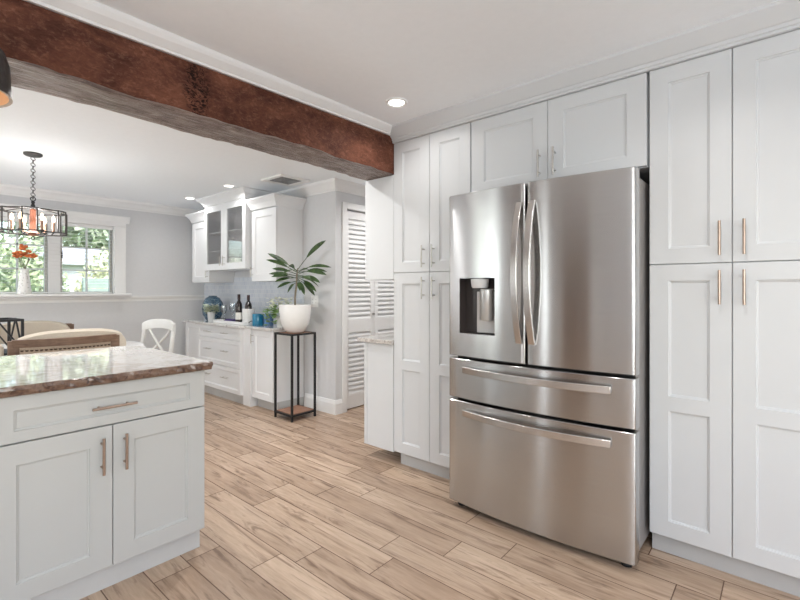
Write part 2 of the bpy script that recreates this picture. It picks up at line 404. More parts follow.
g.bm.faces.new(rows[0][::-1]); g.bm.faces.new(rows[1]); g.build('trim_2', 'trim', kind='structure')
dc = [(0, 2.235), (.010, 2.235), (.012, 2.25), (.022, 2.258), (.045, 2.295), (.066, 2.315), (.07, ZD), (0, ZD)]
g = G(); g.sweep(dc, (XW, YN), (XW, 3.40), (-1, 0), m1=1); g.build('trim_3', 'trim', kind='structure')
g = G(); g.sweep(dc, (-2.8, YN), (XW, YN), (0, -1)); g.build('trim_4', 'trim', kind='structure')
g = G(); g.sweep(dc, (XW, 3.40), (4.6, 3.40), (0, -1), m0=1); g.build('trim_5', 'trim', kind='structure')
rc = [(0, 1.10), (.008, 1.10), (.010, 1.13), (.020, 1.137), (.024, 1.152), (.028, 1.156), (.028, 1.168), (0, 1.168)]
g = G(); g.sweep(rc, (-2.8, YN), (XW, YN), (0, -1)); g.build('trim_6', 'trim', kind='structure')
bb = [(0, 0), (.016, 0), (.016, .105), (.010, .125), (.006, .14), (0, .143)]
g = G(); g.sweep(bb, (XW, 3.884), (XW, 3.40), (-1, 0), m1=1); g.build('baseboard_east', 'trim', kind='structure')
g = G(); g.sweep(bb, (XW, 3.40), (3.035, 3.40), (0, -1), m0=1); g.build('baseboard_hall', 'trim', kind='structure')
g = G(); g.sweep(bb, (-2.8, YN), (2.5, YN), (0, -1)); g.build('baseboard_north', 'trim', kind='structure')
g = G(); g.box(XW - .008, XW - .0005, 3.90, YN - .002, .85, 1.40); g.build('wall_backsplash', 'tile', kind='structure')

# louvered bifold closet door in the hall
d = bpy.data.objects.new('door_1', None); C.objects.link(d); d['kind'] = 'structure'; d.location = (DX0, 3.43, 0)
g = G(); g.box(-.062, 0, -.045, -.0305, 0, DZ + .062); g.box(DX1 - DX0, DX1 - DX0 + .062, -.045, -.0305, 0, DZ + .062); g.box(0, DX1 - DX0, -.045, -.0305, DZ, DZ + .062)
g.build('door_casing', 'trim', d, bevel=.003)
lw = (DX1 - DX0 - .012) / 2
for k in range(2):
    x0 = .004 + k * (lw + .004); x1 = x0 + lw; g = G()
    g.box(x0, x0 + .055, 0, .03, .012, DZ - .01); g.box(x1 - .055, x1, 0, .03, .012, DZ - .01)
    for z0, z1 in ((.012, .15), (.80, .93), (DZ - .09, DZ - .01)): g.box(x0 + .055, x1 - .055, 0, .03, z0, z1)
    for z0, z1 in ((.15, .80), (.93, DZ - .09)):
        n = int((z1 - z0) / .05)
        for j in range(n):
            z = z0 + (j + .5) * (z1 - z0) / n
            g.quad([(x0 + .055, .003, z - .028), (x1 - .055, .003, z - .028), (x1 - .055, .028, z + .024), (x0 + .055, .028, z + .024)])
            g.quad([(x0 + .055, .003, z - .028), (x1 - .055, .003, z - .028), (x1 - .055, .003, z - .016), (x0 + .055, .003, z - .016)])
            g.quad([(x0 + .055, .003, z - .016), (x1 - .055, .003, z - .016), (x1 - .055, .028, z + .030), (x0 + .055, .028, z + .030)])
    lf = g.build('louvered_leaf', 'trim', d)
    if k == 0:
        g = G(); g.lathe([(0, 0), (.008, 0), (.008, .012), (.014, .02), (.014, .028), (0, .032)], 12, (0, 0, 0)); kb = g.build('knob', 'nickel', lf, 40)
        kb.rotation_euler = (PI / 2, 0, 0); kb.location = (x1 - .028, 0, .98)
g = G(); g.box(DX0, DX1, 3.47, 3.495, 0, DZ); g.build('wall_closet_back', 'wall', kind='structure')

# the dining window
w = bpy.data.objects.new('window_1', None); C.objects.link(w); w['kind'] = 'structure'; w.location = (0, YN, 0)
g = G(); g.box(WX0 - .10, WX0 + .02, -.022, -.0005, 1.195, 2.055); g.box(WX1 - .02, 1.962, -.022, -.0005, 1.195, 2.055)
g.box(WX0 - .10, 1.962, -.026, -.0005, 2.01, 2.057); g.build('casing', 'trim', w, bevel=.003)
g = G(); g.sweep([(0, 2.057), (.024, 2.057), (.026, 2.075), (.032, 2.085), (.055, 2.125), (.055, 2.137), (0, 2.137)], (WX0 - .13, 0), (2.0, 0), (0, -1)); g.build('crown_head', 'trim', w)
g = G(); g.box(WX0 - .13, 1.995, -.12, .10, 1.172, 1.200); g.build('window_sill', 'trim', w, bevel=.004)
g = G(); g.box(WX0, WX0 + .03, .0, .14, 1.2, 2.03); g.box(WX1 - .03, WX1, .0, .14, 1.2, 2.03); g.box(WX0, WX1, .0, .14, 2.008, 2.03)
for x in (.575, 1.20): g.box(x, x + .115, .02, .11, 1.2, 2.01)
g.build('jamb', 'trim', w, bevel=.002)
for x0, x1 in ((.092, .573), (.692, 1.198), (1.317, 1.828)):
    g = G(); f = .03
    g.box(x0, x0 + .022, .05, .09, 1.202, 2.006); g.box(x1 - .022, x1, .05, .09, 1.202, 2.006); g.box(x0, x1, .05, .09, 1.202, 1.225); g.box(x0, x1, .05, .09, 1.985, 2.006)
    xm = (x0 + x1) / 2; g.box(xm - .008, xm + .008, .055, .075, 1.22, 1.99)
    for z in (1.47, 1.735): g.box(x0 + .02, x1 - .02, .055, .075, z - .007, z + .007)
    sh = g.build('sash', 'trim', w)
    g = G(); g.box(x0 + .021, x1 - .021, .0775, .0815, 1.224, 1.986); g.build('pane', 'glass', sh)
    g = G()
    for xx in (x0 + .004, x1 - .016): g.box(xx, xx + .012, .043, .0495, 1.205, 2.004)
    g.box(x0 + .016, x1 - .016, .043, .0495, 1.992, 2.004)
    g.build('screen_track', 'nickel', sh)
g = G(); g.box(1.326, 1.338, .03, .0425, 1.60, 1.67); g.build('latch', 'dark_metal', w)

o = thing('window_blind', 'white horizontal slat blind with open slats across the dining room window', 'blind', (0, YN, 0))
g = G(); g.box(WX0 + .034, WX1 - .034, .002, .042, 1.968, 2.006); g.build('head_rail', 'trim', o, bevel=.003)
for k in range(18):
    z = 1.236 + k * .0405; g = G(); g.box(WX0 + .036, WX1 - .036, .004, .040, z, z + .0022); g.build('slat', 'trim', o)
g = G(); g.box(WX0 + .036, WX1 - .036, .006, .038, 1.206, 1.220); g.build('bottom_rail', 'trim', o, bevel=.002)
for x in (.34, .95, 1.57): g = G(); g.box(x - .0012, x + .0012, .0008, .003, 1.21, 1.97); g.build('cord', 'trim', o)

# patio door and south window of the room, plus a window added for its light (behind the camera)
w = bpy.data.objects.new('door_2', None); C.objects.link(w); w['kind'] = 'structure'; w.location = (-2.8, 4.35, 0)
g = G(); g.box(-.10, -.02, 0, .06, 0, 2.1); g.box(-.10, -.02, 1.44, 1.5, 0, 2.1); g.box(-.10, -.02, .70, .80, 0, 2.1); g.box(-.10, -.02, 0, 1.5, 2.04, 2.1); g.box(-.10, -.02, 0, 1.5, 0, .08)
g.build('patio_frame', 'trim', w)
w = bpy.data.objects.new('window_2', None); C.objects.link(w); w['kind'] = 'structure'; w.location = (-1.8, -2.2, 0)
g = G(); g.box(0, .06, -.10, -.02, .65, 2.15); g.box(3.14, 3.2, -.10, -.02, .65, 2.15); g.box(1.56, 1.64, -.10, -.02, .65, 2.15); g.box(0, 3.2, -.10, -.02, .65, .71); g.box(0, 3.2, -.10, -.02, 2.09, 2.15)
g.build('window_frame', 'trim', w)
w = bpy.data.objects.new('added_window', None); C.objects.link(w); w['kind'] = 'structure'; w.location = (-2.8, -1.98, 0)  # unseen window added to bring light to the upper cabinets
g = G(); g.box(-.10, -.02, 0, .06, 1.0, 2.1); g.box(-.10, -.02, 1.30, 1.36, 1.0, 2.1); g.box(-.10, -.02, .06, 1.30, 2.04, 2.1); g.box(-.10, -.02, .06, 1.30, 1.0, 1.06)
g.build('window_frame', 'trim', w)
# unseen dark door added on the west wall for the refrigerator to reflect
w = bpy.data.objects.new('reflection_door', None); C.objects.link(w); w['kind'] = 'structure'; w.location = (-2.8, 1.30, 0)
g = G(); g.box(.002, .03, 0, .80, .01, 2.03); g.build('door_slab', 'chair_wood', w)
g = G(); g.box(.002, .022, -.07, -.002, 0, 2.10); g.box(.002, .022, .802, .87, 0, 2.10); g.box(.002, .022, -.002, .802, 2.035, 2.10); g.build('door_casing', 'trim', w)

# ------------------------------------------------------------------ the beam
def make_beam():
    g = G(); bm = g.bm; nx, ny, nz = 150, 8, 7
    x0, x1, y0, y1, z0, z1 = -2.79, 2.985, 2.108, 2.392, 2.065, 2.330
    rnd = random.Random(5)
    from mathutils import noise as N
    def P(x, y, z):
        p = Vector((x, y, z)); d = Vector((0, 0, 0))
        low = (z < z0 + .01); edge = low and (y < y0 + .01 or y > y1 - .01)
        n1 = N.noise(Vector((x * 3.1, y * 8, z * 8))); n2 = N.noise(Vector((x * 14, y * 22, z * 22)))
        if low: d.z = .010 * n1 + .006 * n2
        if edge: d.z += .004 + .010 * abs(N.noise(Vector((x * 9, 3, y * 5))))
        if edge and y > y1 - .01: d.y -= .012 * abs(n1) + .01 * abs(n2)
        if y < y0 + .01 and not low: d.y += .003 * n1 + .002 * n2
        if x > 2.2: d.z *= .3; d.y *= .3
        return p + d
    def face(ax):
        if ax == 'front': U, V, f = nx, nz, lambda u, v: P(x0 + (x1 - x0) * u, y0, z0 + (z1 - z0) * v)
        elif ax == 'back': U, V, f = nx, nz, lambda u, v: P(x0 + (x1 - x0) * u, y1, z0 + (z1 - z0) * v)
        elif ax == 'under': U, V, f = nx, ny, lambda u, v: P(x0 + (x1 - x0) * u, y0 + (y1 - y0) * v, z0)
        elif ax == 'top': U, V, f = nx, ny, lambda u, v: P(x0 + (x1 - x0) * u, y0 + (y1 - y0) * v, z1)
        gr = [[bm.verts.new(f(i / U, j / V)) for j in range(V + 1)] for i in range(U + 1)]
        for i in range(U):
            for j in range(V):
                q = bm.faces.new([gr[i][j], gr[i + 1][j], gr[i + 1][j + 1], gr[i][j + 1]]); q.material_index = 1 if ax == 'under' else 0
    for a in ('front', 'back', 'under', 'top'): face(a)
    bmesh.ops.remove_doubles(bm, verts=bm.verts, dist=.0015)
    for v in bm.verts:      # the old timber tapers towards its left end
        k = max(0, 2.37 - v.co.x); t = (v.co.z - z0) / (z1 - z0)
        v.co.z += k * (.0055 * (1 - t) - .0125 * t)
    return g.build('ceiling_beam', ['beam', 'beam_under'], None, 50)
tag(make_beam(), 'long rough-hewn reddish brown wooden beam across the ceiling opening to the dining room', 'beam')

# ------------------------------------------------------------------ cabinets
def door_mesh(x0, x1, z0, z1, panels, y=0., t=.02, dep=.010, run=.0075, ch=.0015):
    """shaker front: frame face at y, recessed panels with a sloped bead"""
    g = G(); bm = g.bm
    xs = sorted({x0 + ch, x1 - ch} | {p[0] for p in panels} | {p[1] for p in panels})
    zs = sorted({z0 + ch, z1 - ch} | {p[2] for p in panels} | {p[3] for p in panels})
    vt = {}
    def V(x, yy, z):
        k = (round(x, 5), round(yy, 5), round(z, 5))
        if k not in vt: vt[k] = bm.verts.new((x, yy, z))
        return vt[k]
    for a, b in zip(xs, xs[1:]):
        for c, d_ in zip(zs, zs[1:]):
            mx, mz = (a + b) / 2, (c + d_) / 2
            if any(p[0] < mx < p[1] and p[2] < mz < p[3] for p in panels): continue
            bm.faces.new([V(a, y, c), V(b, y, c), V(b, y, d_), V(a, y, d_)])
    def rect(a, b, c, d_, yy): return [V(a, yy, c), V(b, yy, c), V(b, yy, d_), V(a, yy, d_)]
    def band(r0, r1):
        for i in range(4):
            bm.faces.new([r0[i], r0[(i + 1) % 4], r1[(i + 1) % 4], r1[i]])
    for p in panels:
        r0 = rect(*p, y)
        a, b, c, d_ = p; e = .002
        r1 = rect(a + e, b - e, c + e, d_ - e, y + dep * .5)
        r2 = rect(a + run, b - run, c + run, d_ - run, y + dep * .66)
        r3 = rect(a + run + .0015, b - run - .0015, c + run + .0015, d_ - run - .0015, y + dep)
        band(r0, r1); band(r1, r2); band(r2, r3); bm.faces.new(r3)
    o0 = rect(x0 + ch, x1 - ch, z0 + ch, z1 - ch, y); o1 = rect(x0, x1, z0, z1, y + ch); o2 = rect(x0, x1, z0, z1, y + t)
    band(o0, o1); band(o1, o2); bm.faces.new(o2)
    return g
def pull(parent, x, z, ln, vertical=True, mat='pull', r=.0062, out=.034):
    g = G()
    e = ln / 2; s = ln * .32
    if vertical:
        g.tube([(x, -out, z - e), (x, -out, z + e)], r, 12)
        for k in (-s, s): g.tube([(x, 0.0005, z + k), (x, -out, z + k)], r * .75, 8)
    else:
        g.tube([(x - e, -out, z), (x + e, -out, z)], r, 12)
        for k in (-s, s): g.tube([(x + k, 0.0005, z), (x + k, -out, z)], r * .75, 8)
    return g.build('handle', mat, parent, 40)
def cabinet(name, label, cat, loc, rz, w, z0, z1, depth, fronts, toe=None, group=None, paint='cabinet', pullmat='pull', pr=.0055, dx=None):
    root = thing(name, label, cat, loc, rz, group)
    g = G(); g.box(0, w, .0215, depth, z0, z1); g.build('carcass', paint, root)
    if toe:
        g = G(); g.box(toe[1], w, toe[0], depth, 0, z0 - .0005); g.build('toe_kick', 'toe', root)
    for f in fronts:
        dm = door_mesh(f['x'][0], f['x'][1], f['z'][0], f['z'][1], f['p'])
        do = dm.build(f.get('n', 'door'), paint, root)
        for h in f.get('h', ()): pull(do, h[0], h[1], h[2], h[3], pullmat, pr)
    return root

TOE = (.065, 0)
def pantry(label, y, toe=(.065, 0), pm='pull'):
    w = .632; m = w / 2; st = .078; fr = []
    for k in range(2):
        x0, x1 = (.0015, m - .0015) if k == 0 else (m + .0015, w - .0015)
        hx = m - .042 if k == 0 else m + .042
        pa, pb = (x0 + st, x1 - st)
        fr.append(dict(x=(x0, x1), z=(1.367, 2.279), p=[(pa, pb, 1.437, 2.204)], h=[(hx, 1.470, .147, True)]))
        fr.append(dict(x=(x0, x1), z=(.105, 1.363), p=[(pa, pb, .757, 1.289), (pa, pb, .178, .690)], h=[(hx, 1.259, .147, True)]))
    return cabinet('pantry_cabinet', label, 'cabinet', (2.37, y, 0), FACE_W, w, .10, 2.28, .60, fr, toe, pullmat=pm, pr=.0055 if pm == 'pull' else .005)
pantry('tall white four-door pantry cabinet on the right of the refrigerator', .489)
pantry('tall white four-door pantry cabinet between the wooden beam and the refrigerator', 2.104, (.065, .012), 'nickel')
w = .971; m = w / 2
cabinet('fridge_top_cabinet', 'short white two-door cabinet above the refrigerator', 'cabinet', (2.37, 1.468, 0), FACE_W, w, 1.834, 2.28, .60,
        [dict(x=(.003, m - .0015), z=(1.838, 2.279), p=[(.09, m - .085, 1.897, 2.204)], h=[(m - .042, 1.937, .148, True)]),
         dict(x=(m + .0015, w - .003), z=(1.838, 2.279), p=[(m + .085, w - .09, 1.897, 2.204)], h=[(m + .042, 1.937, .148, True)])], pullmat='nickel', pr=.005)
# end unit under the beam
r = thing('end_base_cabinet', 'low white cabinet with granite counter at the end of the kitchen wall under the beam', 'cabinet', (2.37, 2.397, 0), FACE_W)
g = G(); g.box(0, .29, .012, .60, .10, .857); g.build('carcass', 'cabinet', r)
g = G(); g.box(.03, .29, -.002, .0115, .095, .857); g.build('side_panel', 'cabinet', r, bevel=.001)
g = G(); g.box(0, .028, -.004, .0115, .095, .857); g.build('corner_trim', 'cabinet', r, bevel=.002)
g = G(); g.box(.02, .29, .22, .60, 0, .0995); g.build('toe_kick', 'toe', r)
g = G(); g.box(2.345, 2.985, 2.1055, 2.452, .8575, .888); tag(g.build('end_countertop', 'granite_stub', bevel=.004), 'short grey speckled granite countertop on the low end cabinet below the beam', 'countertop')
r = thing('end_wall_cabinet', 'plain white wall cabinet side hanging under the end of the beam', 'cabinet', (2.372, 2.392, 0), FACE_W)
g = G(); g.box(0, .285, 0, .59, 1.32, 2.062); g.build('carcass', 'cabinet', r, bevel=.002)

# kitchen island
def island_unit(label, x):
    w = .772; m = w / 2; s = .073
    fr = [dict(n='drawer', x=(.002, w - .002), z=(.697, .864), p=[(s, w - s, .737, .813)], h=[(m, .7735, .160, False)])]
    for k in range(2):
        x0, x1 = (.002, m - .0015) if k == 0 else (m + .0015, w - .002)
        fr.append(dict(x=(x0, x1), z=(.112, .691), p=[(x0 + .078, x1 - .078, .183, .615)], h=[(m - .041 if k == 0 else m + .041, .578, .147, True)]))
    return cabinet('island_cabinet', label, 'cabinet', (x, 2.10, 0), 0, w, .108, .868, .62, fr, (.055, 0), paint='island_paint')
island_unit('white island cabinet with drawer over two doors under the brown-edged counter', .236)
def slab(name, pts, z0, z1, mats, rough=.005, sub=.03):
    """counter with a chiselled edge: flat top, wavering sides"""
    g = G(); bm = g.bm; rnd = random.Random(2); ring = []
    n = len(pts)
    for i in range(n):
        a, b = Vector(pts[i]), Vector(pts[(i + 1) % n]); L = (b - a).length; k = max(1, int(L / sub))
        d = (b - a).normalized(); out = Vector((d.y, -d.x))
        for j in range(k): ring.append((a + d * L * j / k, out))
    rows = []
    hs = [(z1, 0), (z1 - .003, .004), (z1 - (z1 - z0) * .4, .006), (z1 - (z1 - z0) * .75, .005), (z0, .001)]
    for h, o in hs:
        rows.append([bm.verts.new((p.x + q.x * (o + (rnd.uniform(-rough, rough) if 0 < hs.index((h, o)) < 4 else 0)), p.y + q.y * (o + (rnd.uniform(-rough, rough) if 0 < hs.index((h, o)) < 4 else 0)), h)) for p, q in ring])
    bm.faces.new(rows[0]).material_index = 0
    for a, b in zip(rows, rows[1:]):
        for k in range(len(ring)):
            bm.faces.new([a[k], a[(k + 1) % len(ring)], b[(k + 1) % len(ring)], b[k]]).material_index = 1
    bm.faces.new(rows[-1]).material_index = 1
    return g.build(name, mats, None)
o = slab('island_countertop', [(-1.35, 2.080), (1.030, 2.080), (1.030, 3.055), (-1.35, 3.055)], .8685, .905, ['granite', 'granite_edge'], .004, .02)
tag(o, 'glossy cream granite island countertop with a chiselled brown edge', 'countertop')
island_unit('white island cabinet beside the first one, mostly beyond the left edge of the picture', -.538)

# ------------------------------------------------------------------ refrigerator
def refrigerator():
    Wd = .981; bow = .036
    r = thing('refrigerator', 'stainless steel french-door refrigerator with water dispenser and two lower drawers', 'refrigerator', (2.15, 1.4785, 0), FACE_W)
    def yb(x): return -bow * (1 - (2 * x / Wd - 1) ** 2)
    g = G(); g.box(.012, Wd - .012, .086, .80, .045, 1.765); g.build('body', 'fridge_side', r, bevel=.004)
    g = G(); g.box(.02, Wd - .02, .0625, .0855, .06, 1.77); g.build('gasket', 'gap', r)
    for x in (.03, Wd - .13): g = G(); g.box(x, x + .10, .03, .12, 1.7705, 1.795); g.build('hinge_cover', 'fridge_side', r, bevel=.008)
    for x in (.05, Wd - .05):
        g = G(); g.lathe([(0, 0), (.024, 0), (.026, .01), (.018, .022), (.014, .044), (0, .044)], 14, (x, .06, 0)); g.box(x - .03, x + .03, .02, .10, .030, .0445); g.build('foot', 'black', r)
    def slabdoor(name, x0, x1, z0, z1, hole=None, thick=.062):
        g = G(); bm = g.bm; rr = .010; N = 20
        xs = [x0 + rr * (1 - math.cos(a * PI / 8)) for a in range(5)]
        xs += [x0 + rr + (x1 - x0 - 2 * rr) * i / N for i in range(1, N)] + [x1 - rr * (1 - math.cos(a * PI / 8)) for a in range(4, -1, -1)]
        if hole: xs = sorted(set(xs) | {hole[0], hole[1]})
        zs = [z0, z0 + .003, z1 - .003, z1]
        if hole: zs = sorted(set(zs) | {hole[2], hole[3]})
        def Y(x, z):
            e = 0
            dx = min(x - x0, x1 - x)
            if dx < rr: e += rr - math.sqrt(max(0, rr * rr - (rr - dx) ** 2))
            if z < z0 + .002 or z > z1 - .002: e += .003
            return yb(x) + e
        gr = [[bm.verts.new((x, Y(x, z), z)) for z in zs] for x in xs]
        for i in range(len(xs) - 1):
            for j in range(len(zs) - 1):
                if hole and hole[0] - 1e-6 < xs[i] < hole[1] - 1e-6 and hole[2] - 1e-6 < zs[j] < hole[3] - 1e-6: continue
                bm.faces.new([gr[i][j], gr[i + 1][j], gr[i + 1][j + 1], gr[i][j + 1]])
        edge = [(i, 0) for i in range(len(xs))] + [(len(xs) - 1, j) for j in range(1, len(zs))] + [(i, len(zs) - 1) for i in range(len(xs) - 2, -1, -1)] + [(0, j) for j in range(len(zs) - 2, 0, -1)]
        back = [bm.verts.new((xs[i], thick, zs[j])) for i, j in edge]
        for k in range(len(edge)):
            k2 = (k + 1) % len(edge); a, b = edge[k], edge[k2]
            bm.faces.new([gr[a[0]][a[1]], gr[b[0]][b[1]], back[k2], back[k]])
        if not hole: bm.faces.new(back)
        return g.build(name, 'steel', r, 35)
    gap = Wd - 1.005 + .497   # local x of the split
    sp = .4905
    dl = slabdoor('left_door', -.003, sp - .005, .872, 1.788, (.078, .312, 1.003, 1.312))
    dr = slabdoor('right_door', sp + .005, Wd + .002, .872, 1.788)
    d1 = slabdoor('upper_drawer', -.003, Wd + .002, .634, .856)
    d2 = slabdoor('lower_drawer', -.003, Wd + .002, .038, .618)
    # dispenser niche
    hx0, hx1, hz0, hz1 = .078, .312, 1.003, 1.312; f = -.025; bk = .058
    g = G()
    g.quad([(hx0, yb(hx0), hz0), (hx0, yb(hx0), hz1), (hx0, bk, hz1), (hx0, bk, hz0)]); g.quad([(hx1, yb(hx1), hz0), (hx1, yb(hx1), hz1), (hx1, bk, hz1), (hx1, bk, hz0)])
    g.quad([(hx0, yb(hx0), hz1), (hx1, yb(hx1), hz1), (hx1, bk, hz1), (hx0, bk, hz1)]); g.quad([(hx0, yb(hx0), hz0), (hx1, yb(hx1), hz0), (hx1, bk, hz0), (hx0, bk, hz0)])
    g.quad([(hx0, bk, hz0), (hx1, bk, hz0), (hx1, bk, hz1), (hx0, bk, hz1)]); g.build('dispenser_niche', 'niche', dl)
    g = G(); g.box(hx0 + .085, hx1 - .004, .035, .056, hz0 + .004, hz1 - .075); g.build('dispenser_back_plate', 'plate_grey', dl, bevel=.004)
    g = G(); g.lathe([(0, 0), (.040, 0), (.046, .01), (.050, .05), (0, .05)], 24, (hx0 + .125, .002, hz1 - .055)); g.build('dispenser_spout', 'grey_ceramic', dl, 40)
    g = G(); g.lathe([(0, 0), (.034, 0), (.037, .004), (.037, .166), (.03, .17), (0, .17)], 24, (hx0 + .168, .0, hz0 + .078)); g.box(hx0 + .13, hx0 + .205, .001, .034, hz1 - .065, hz1 - .06); g.build('dispenser_lever', 'lever_grey', dl, 40)
    def bowbar(parent, pts, wide, thick, vertical):
        """flat bar: pts of (along, out), cross-section wide x thick"""
        g = G(); bm = g.bm; rows = []
        for i, (a, o, c) in enumerate(pts):
            if vertical: q = [(c - wide / 2, -o, a), (c + wide / 2, -o, a), (c + wide / 2, -o + thick, a), (c - wide / 2, -o + thick, a)]
            else: q = [(a, -o, c - wide / 2), (a, -o, c + wide / 2), (a, -o + thick, c + wide / 2), (a, -o + thick, c - wide / 2)]
            rows.append([bm.verts.new(v) for v in q])
        for a, b in zip(rows, rows[1:]):
            for k in range(4): bm.faces.new([a[k], a[(k + 1) % 4], b[(k + 1) % 4], b[k]])
        bm.faces.new(rows[0]); bm.faces.new(rows[-1][::-1])
        return g.build('handle', 'handle_steel', parent, 30, bevel=.002)
    n = 24
    for dd, c in ((dl, sp - .034), (dr, sp + .034)):
        pts = []
        for i in range(n + 1):
            t = i / n; o = .050 + .062 * (1 - (2 * t - 1) ** 2) + .0; z = .975 + t * .715
            if i in (0, n): pass
            pts.append((z, o, c))
        bowbar(dd, pts, .033, .013, True)
        for z in (.985, 1.68): g = G(); g.box(c - .013, c + .013, -.048, -.028, z - .012, z + .012); g.build('handle_mount', 'handle_steel', dd)
    for dd, z in ((d1, .800), (d2, .560)):
        pts = []
        for i in range(n + 1):
            t = i / n; x = .112 + t * .776; pts.append((x, .024 + .052 * (1 - (2 * t - 1) ** 2) + .012, z))
        bowbar(dd, pts, .034, .015, False)
        for x in (.124, .876): g = G(); g.box(x - .012, x + .012, -.026, -.006, z - .012, z + .012); g.build('handle_mount', 'handle_steel', dd)
    return r
refrigerator()

# ------------------------------------------------------------------ dining buffet
BX = 2.572
def p1(a, b, c, d_, s=.052): return [(a + s, b - s, c + s, d_ - s)]
# right base
w = .39
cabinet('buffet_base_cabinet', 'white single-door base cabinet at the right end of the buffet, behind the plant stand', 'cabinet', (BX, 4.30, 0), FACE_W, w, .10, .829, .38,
        [dict(x=(.003, w - .002), z=(.105, .827), p=p1(.003, w - .002, .105, .827, .065), h=[(.032, .73, .10, True)])], (.06, .02), pullmat='nickel', pr=.004, paint='buffet_lit_paint')
w = 1.0
fr = []
for z0, z1 in ((.690, .827), (.388, .685), (.105, .383)):
    zc = (z0 + z1) / 2 + (.0 if z0 > .6 else .02)
    fr.append(dict(n='drawer', x=(.003, w - .003), z=(z0, z1), p=p1(.003, w - .003, z0, z1, .045), h=[(.30, zc, .14, False), (.70, zc, .14, False)]))
r = cabinet('buffet_drawer_cabinet', 'white three-drawer base cabinet in the middle of the buffet', 'cabinet', (2.52, 5.45, 0), FACE_W, w, .10, .829, .43, fr, (.045, 0), pullmat='nickel', pr=.004, paint='buffet_lit_paint')
g = G(); g.box(w + .002, w + .148, .035, .43, 0, .829); g.build('corner_post', 'buffet_lit_paint', r, bevel=.002)
w = .44
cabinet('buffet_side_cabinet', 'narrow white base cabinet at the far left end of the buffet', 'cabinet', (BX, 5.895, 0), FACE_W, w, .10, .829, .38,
        [dict(x=(.003, w - .003), z=(.105, .827), p=p1(.003, w - .003, .105, .827, .06))], (.06, 0), pullmat='nickel', pr=.004, paint='buffet_lit_paint')
cp = [(2.945, 5.915), (2.548, 5.915), (2.548, 5.47), (2.495, 5.45), (2.495, 4.44), (2.548, 4.42), (2.548, 3.885), (2.945, 3.885)]
g = G(); bm = g.bm
t_ = [bm.verts.new((x, y, .858)) for x, y in cp]; b_ = [bm.verts.new((x, y, .8295)) for x, y in cp]
bm.faces.new(t_); bm.faces.new(b_[::-1])
for k in range(8): bm.faces.new([t_[k], t_[(k + 1) % 8], b_[(k + 1) % 8], b_[k]])
tag(g.build('buffet_countertop', 'granite_pale', bevel=.003), 'pale grey stone countertop running along the dining buffet', 'countertop')

def crown_part(root, w, zb, zt, depth, fl=.07, sides=(True, True)):
    """stepped crown flaring outwards on front and sides, as one ring of frustums"""
    g = G(); prof = [(0, zb), (.008, zb + .006), (.012, zb + .02), (.030, zb + (zt - zb) * .5), (fl * .92, zt - .02), (fl, zt - .016), (fl, zt)]
    bm = g.bm; rows = []
    for o, z in prof:
        l = o if sides[0] else 0; rr = o if sides[1] else 0
        rows.append([bm.verts.new(v) for v in ((-l, depth, z), (-l, -o, z), (w + rr, -o, z), (w + rr, depth, z))])
    for a, b in zip(rows, rows[1:]):
        for k in range(4): bm.faces.new([a[k], a[(k + 1) % 4], b[(k + 1) % 4], b[k]])
    bm.faces.new(rows[0]); bm.faces.new(rows[-1])
    return g.build('crown_moulding', 'buffet_lit_paint', root)
w = .46
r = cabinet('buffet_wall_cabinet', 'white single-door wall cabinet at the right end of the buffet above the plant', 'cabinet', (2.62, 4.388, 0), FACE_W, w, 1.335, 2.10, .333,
            [dict(x=(.002, w - .002), z=(1.337, 2.09), p=p1(.002, w - .002, 1.337, 2.09, .07), h=[(.032, 1.44, .10, True)])], pullmat='nickel', pr=.004, paint='buffet_lit_paint')
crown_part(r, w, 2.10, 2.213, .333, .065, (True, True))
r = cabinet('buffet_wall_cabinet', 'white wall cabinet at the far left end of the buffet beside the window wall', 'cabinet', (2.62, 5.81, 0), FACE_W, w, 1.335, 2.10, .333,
            [dict(x=(.002, w - .002), z=(1.337, 2.09), p=p1(.002, w - .002, 1.337, 2.09, .07), h=[(w - .032, 1.44, .10, True)])], pullmat='nickel', pr=.004, paint='buffet_lit_paint')
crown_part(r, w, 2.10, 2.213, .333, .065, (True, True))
# glass cabinet
w = .94
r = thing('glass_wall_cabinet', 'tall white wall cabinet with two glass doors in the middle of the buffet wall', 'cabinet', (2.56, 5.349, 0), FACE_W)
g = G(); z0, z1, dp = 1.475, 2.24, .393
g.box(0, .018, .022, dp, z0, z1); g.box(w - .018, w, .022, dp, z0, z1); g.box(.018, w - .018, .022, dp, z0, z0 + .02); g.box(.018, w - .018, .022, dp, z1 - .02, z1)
g.box(.018, w - .018, dp - .012, dp, z0 + .02, z1 - .02); g.build('carcass', 'buffet_lit_paint', r)
g = G(); g.box(.019, w - .019, dp - .0165, dp - .0125, z0 + .021, z1 - .021); g.build('back_panel', 'interior_bright', r)  # extra bright liner added to lighten the cabinet inside
for z in (1.70, 1.92):
    g = G(); g.box(.02, w - .02, .05, dp - .018, z, z + .012); g.build('shelf', 'interior_bright', r)
for k in range(2):
    x0, x1 = (.002, w / 2 - .0015) if k == 0 else (w / 2 + .0015, w - .002); s = .065
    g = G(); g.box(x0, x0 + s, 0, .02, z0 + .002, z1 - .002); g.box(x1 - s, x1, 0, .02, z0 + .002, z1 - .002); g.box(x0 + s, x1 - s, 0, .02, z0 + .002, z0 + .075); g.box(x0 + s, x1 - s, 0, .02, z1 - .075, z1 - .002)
    do = g.build('door', 'buffet_lit_paint', r)
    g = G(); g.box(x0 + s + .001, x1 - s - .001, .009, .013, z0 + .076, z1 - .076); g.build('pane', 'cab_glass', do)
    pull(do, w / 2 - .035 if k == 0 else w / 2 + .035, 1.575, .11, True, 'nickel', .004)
crown_part(r, w, 2.24, ZD - .001, dp, .072)
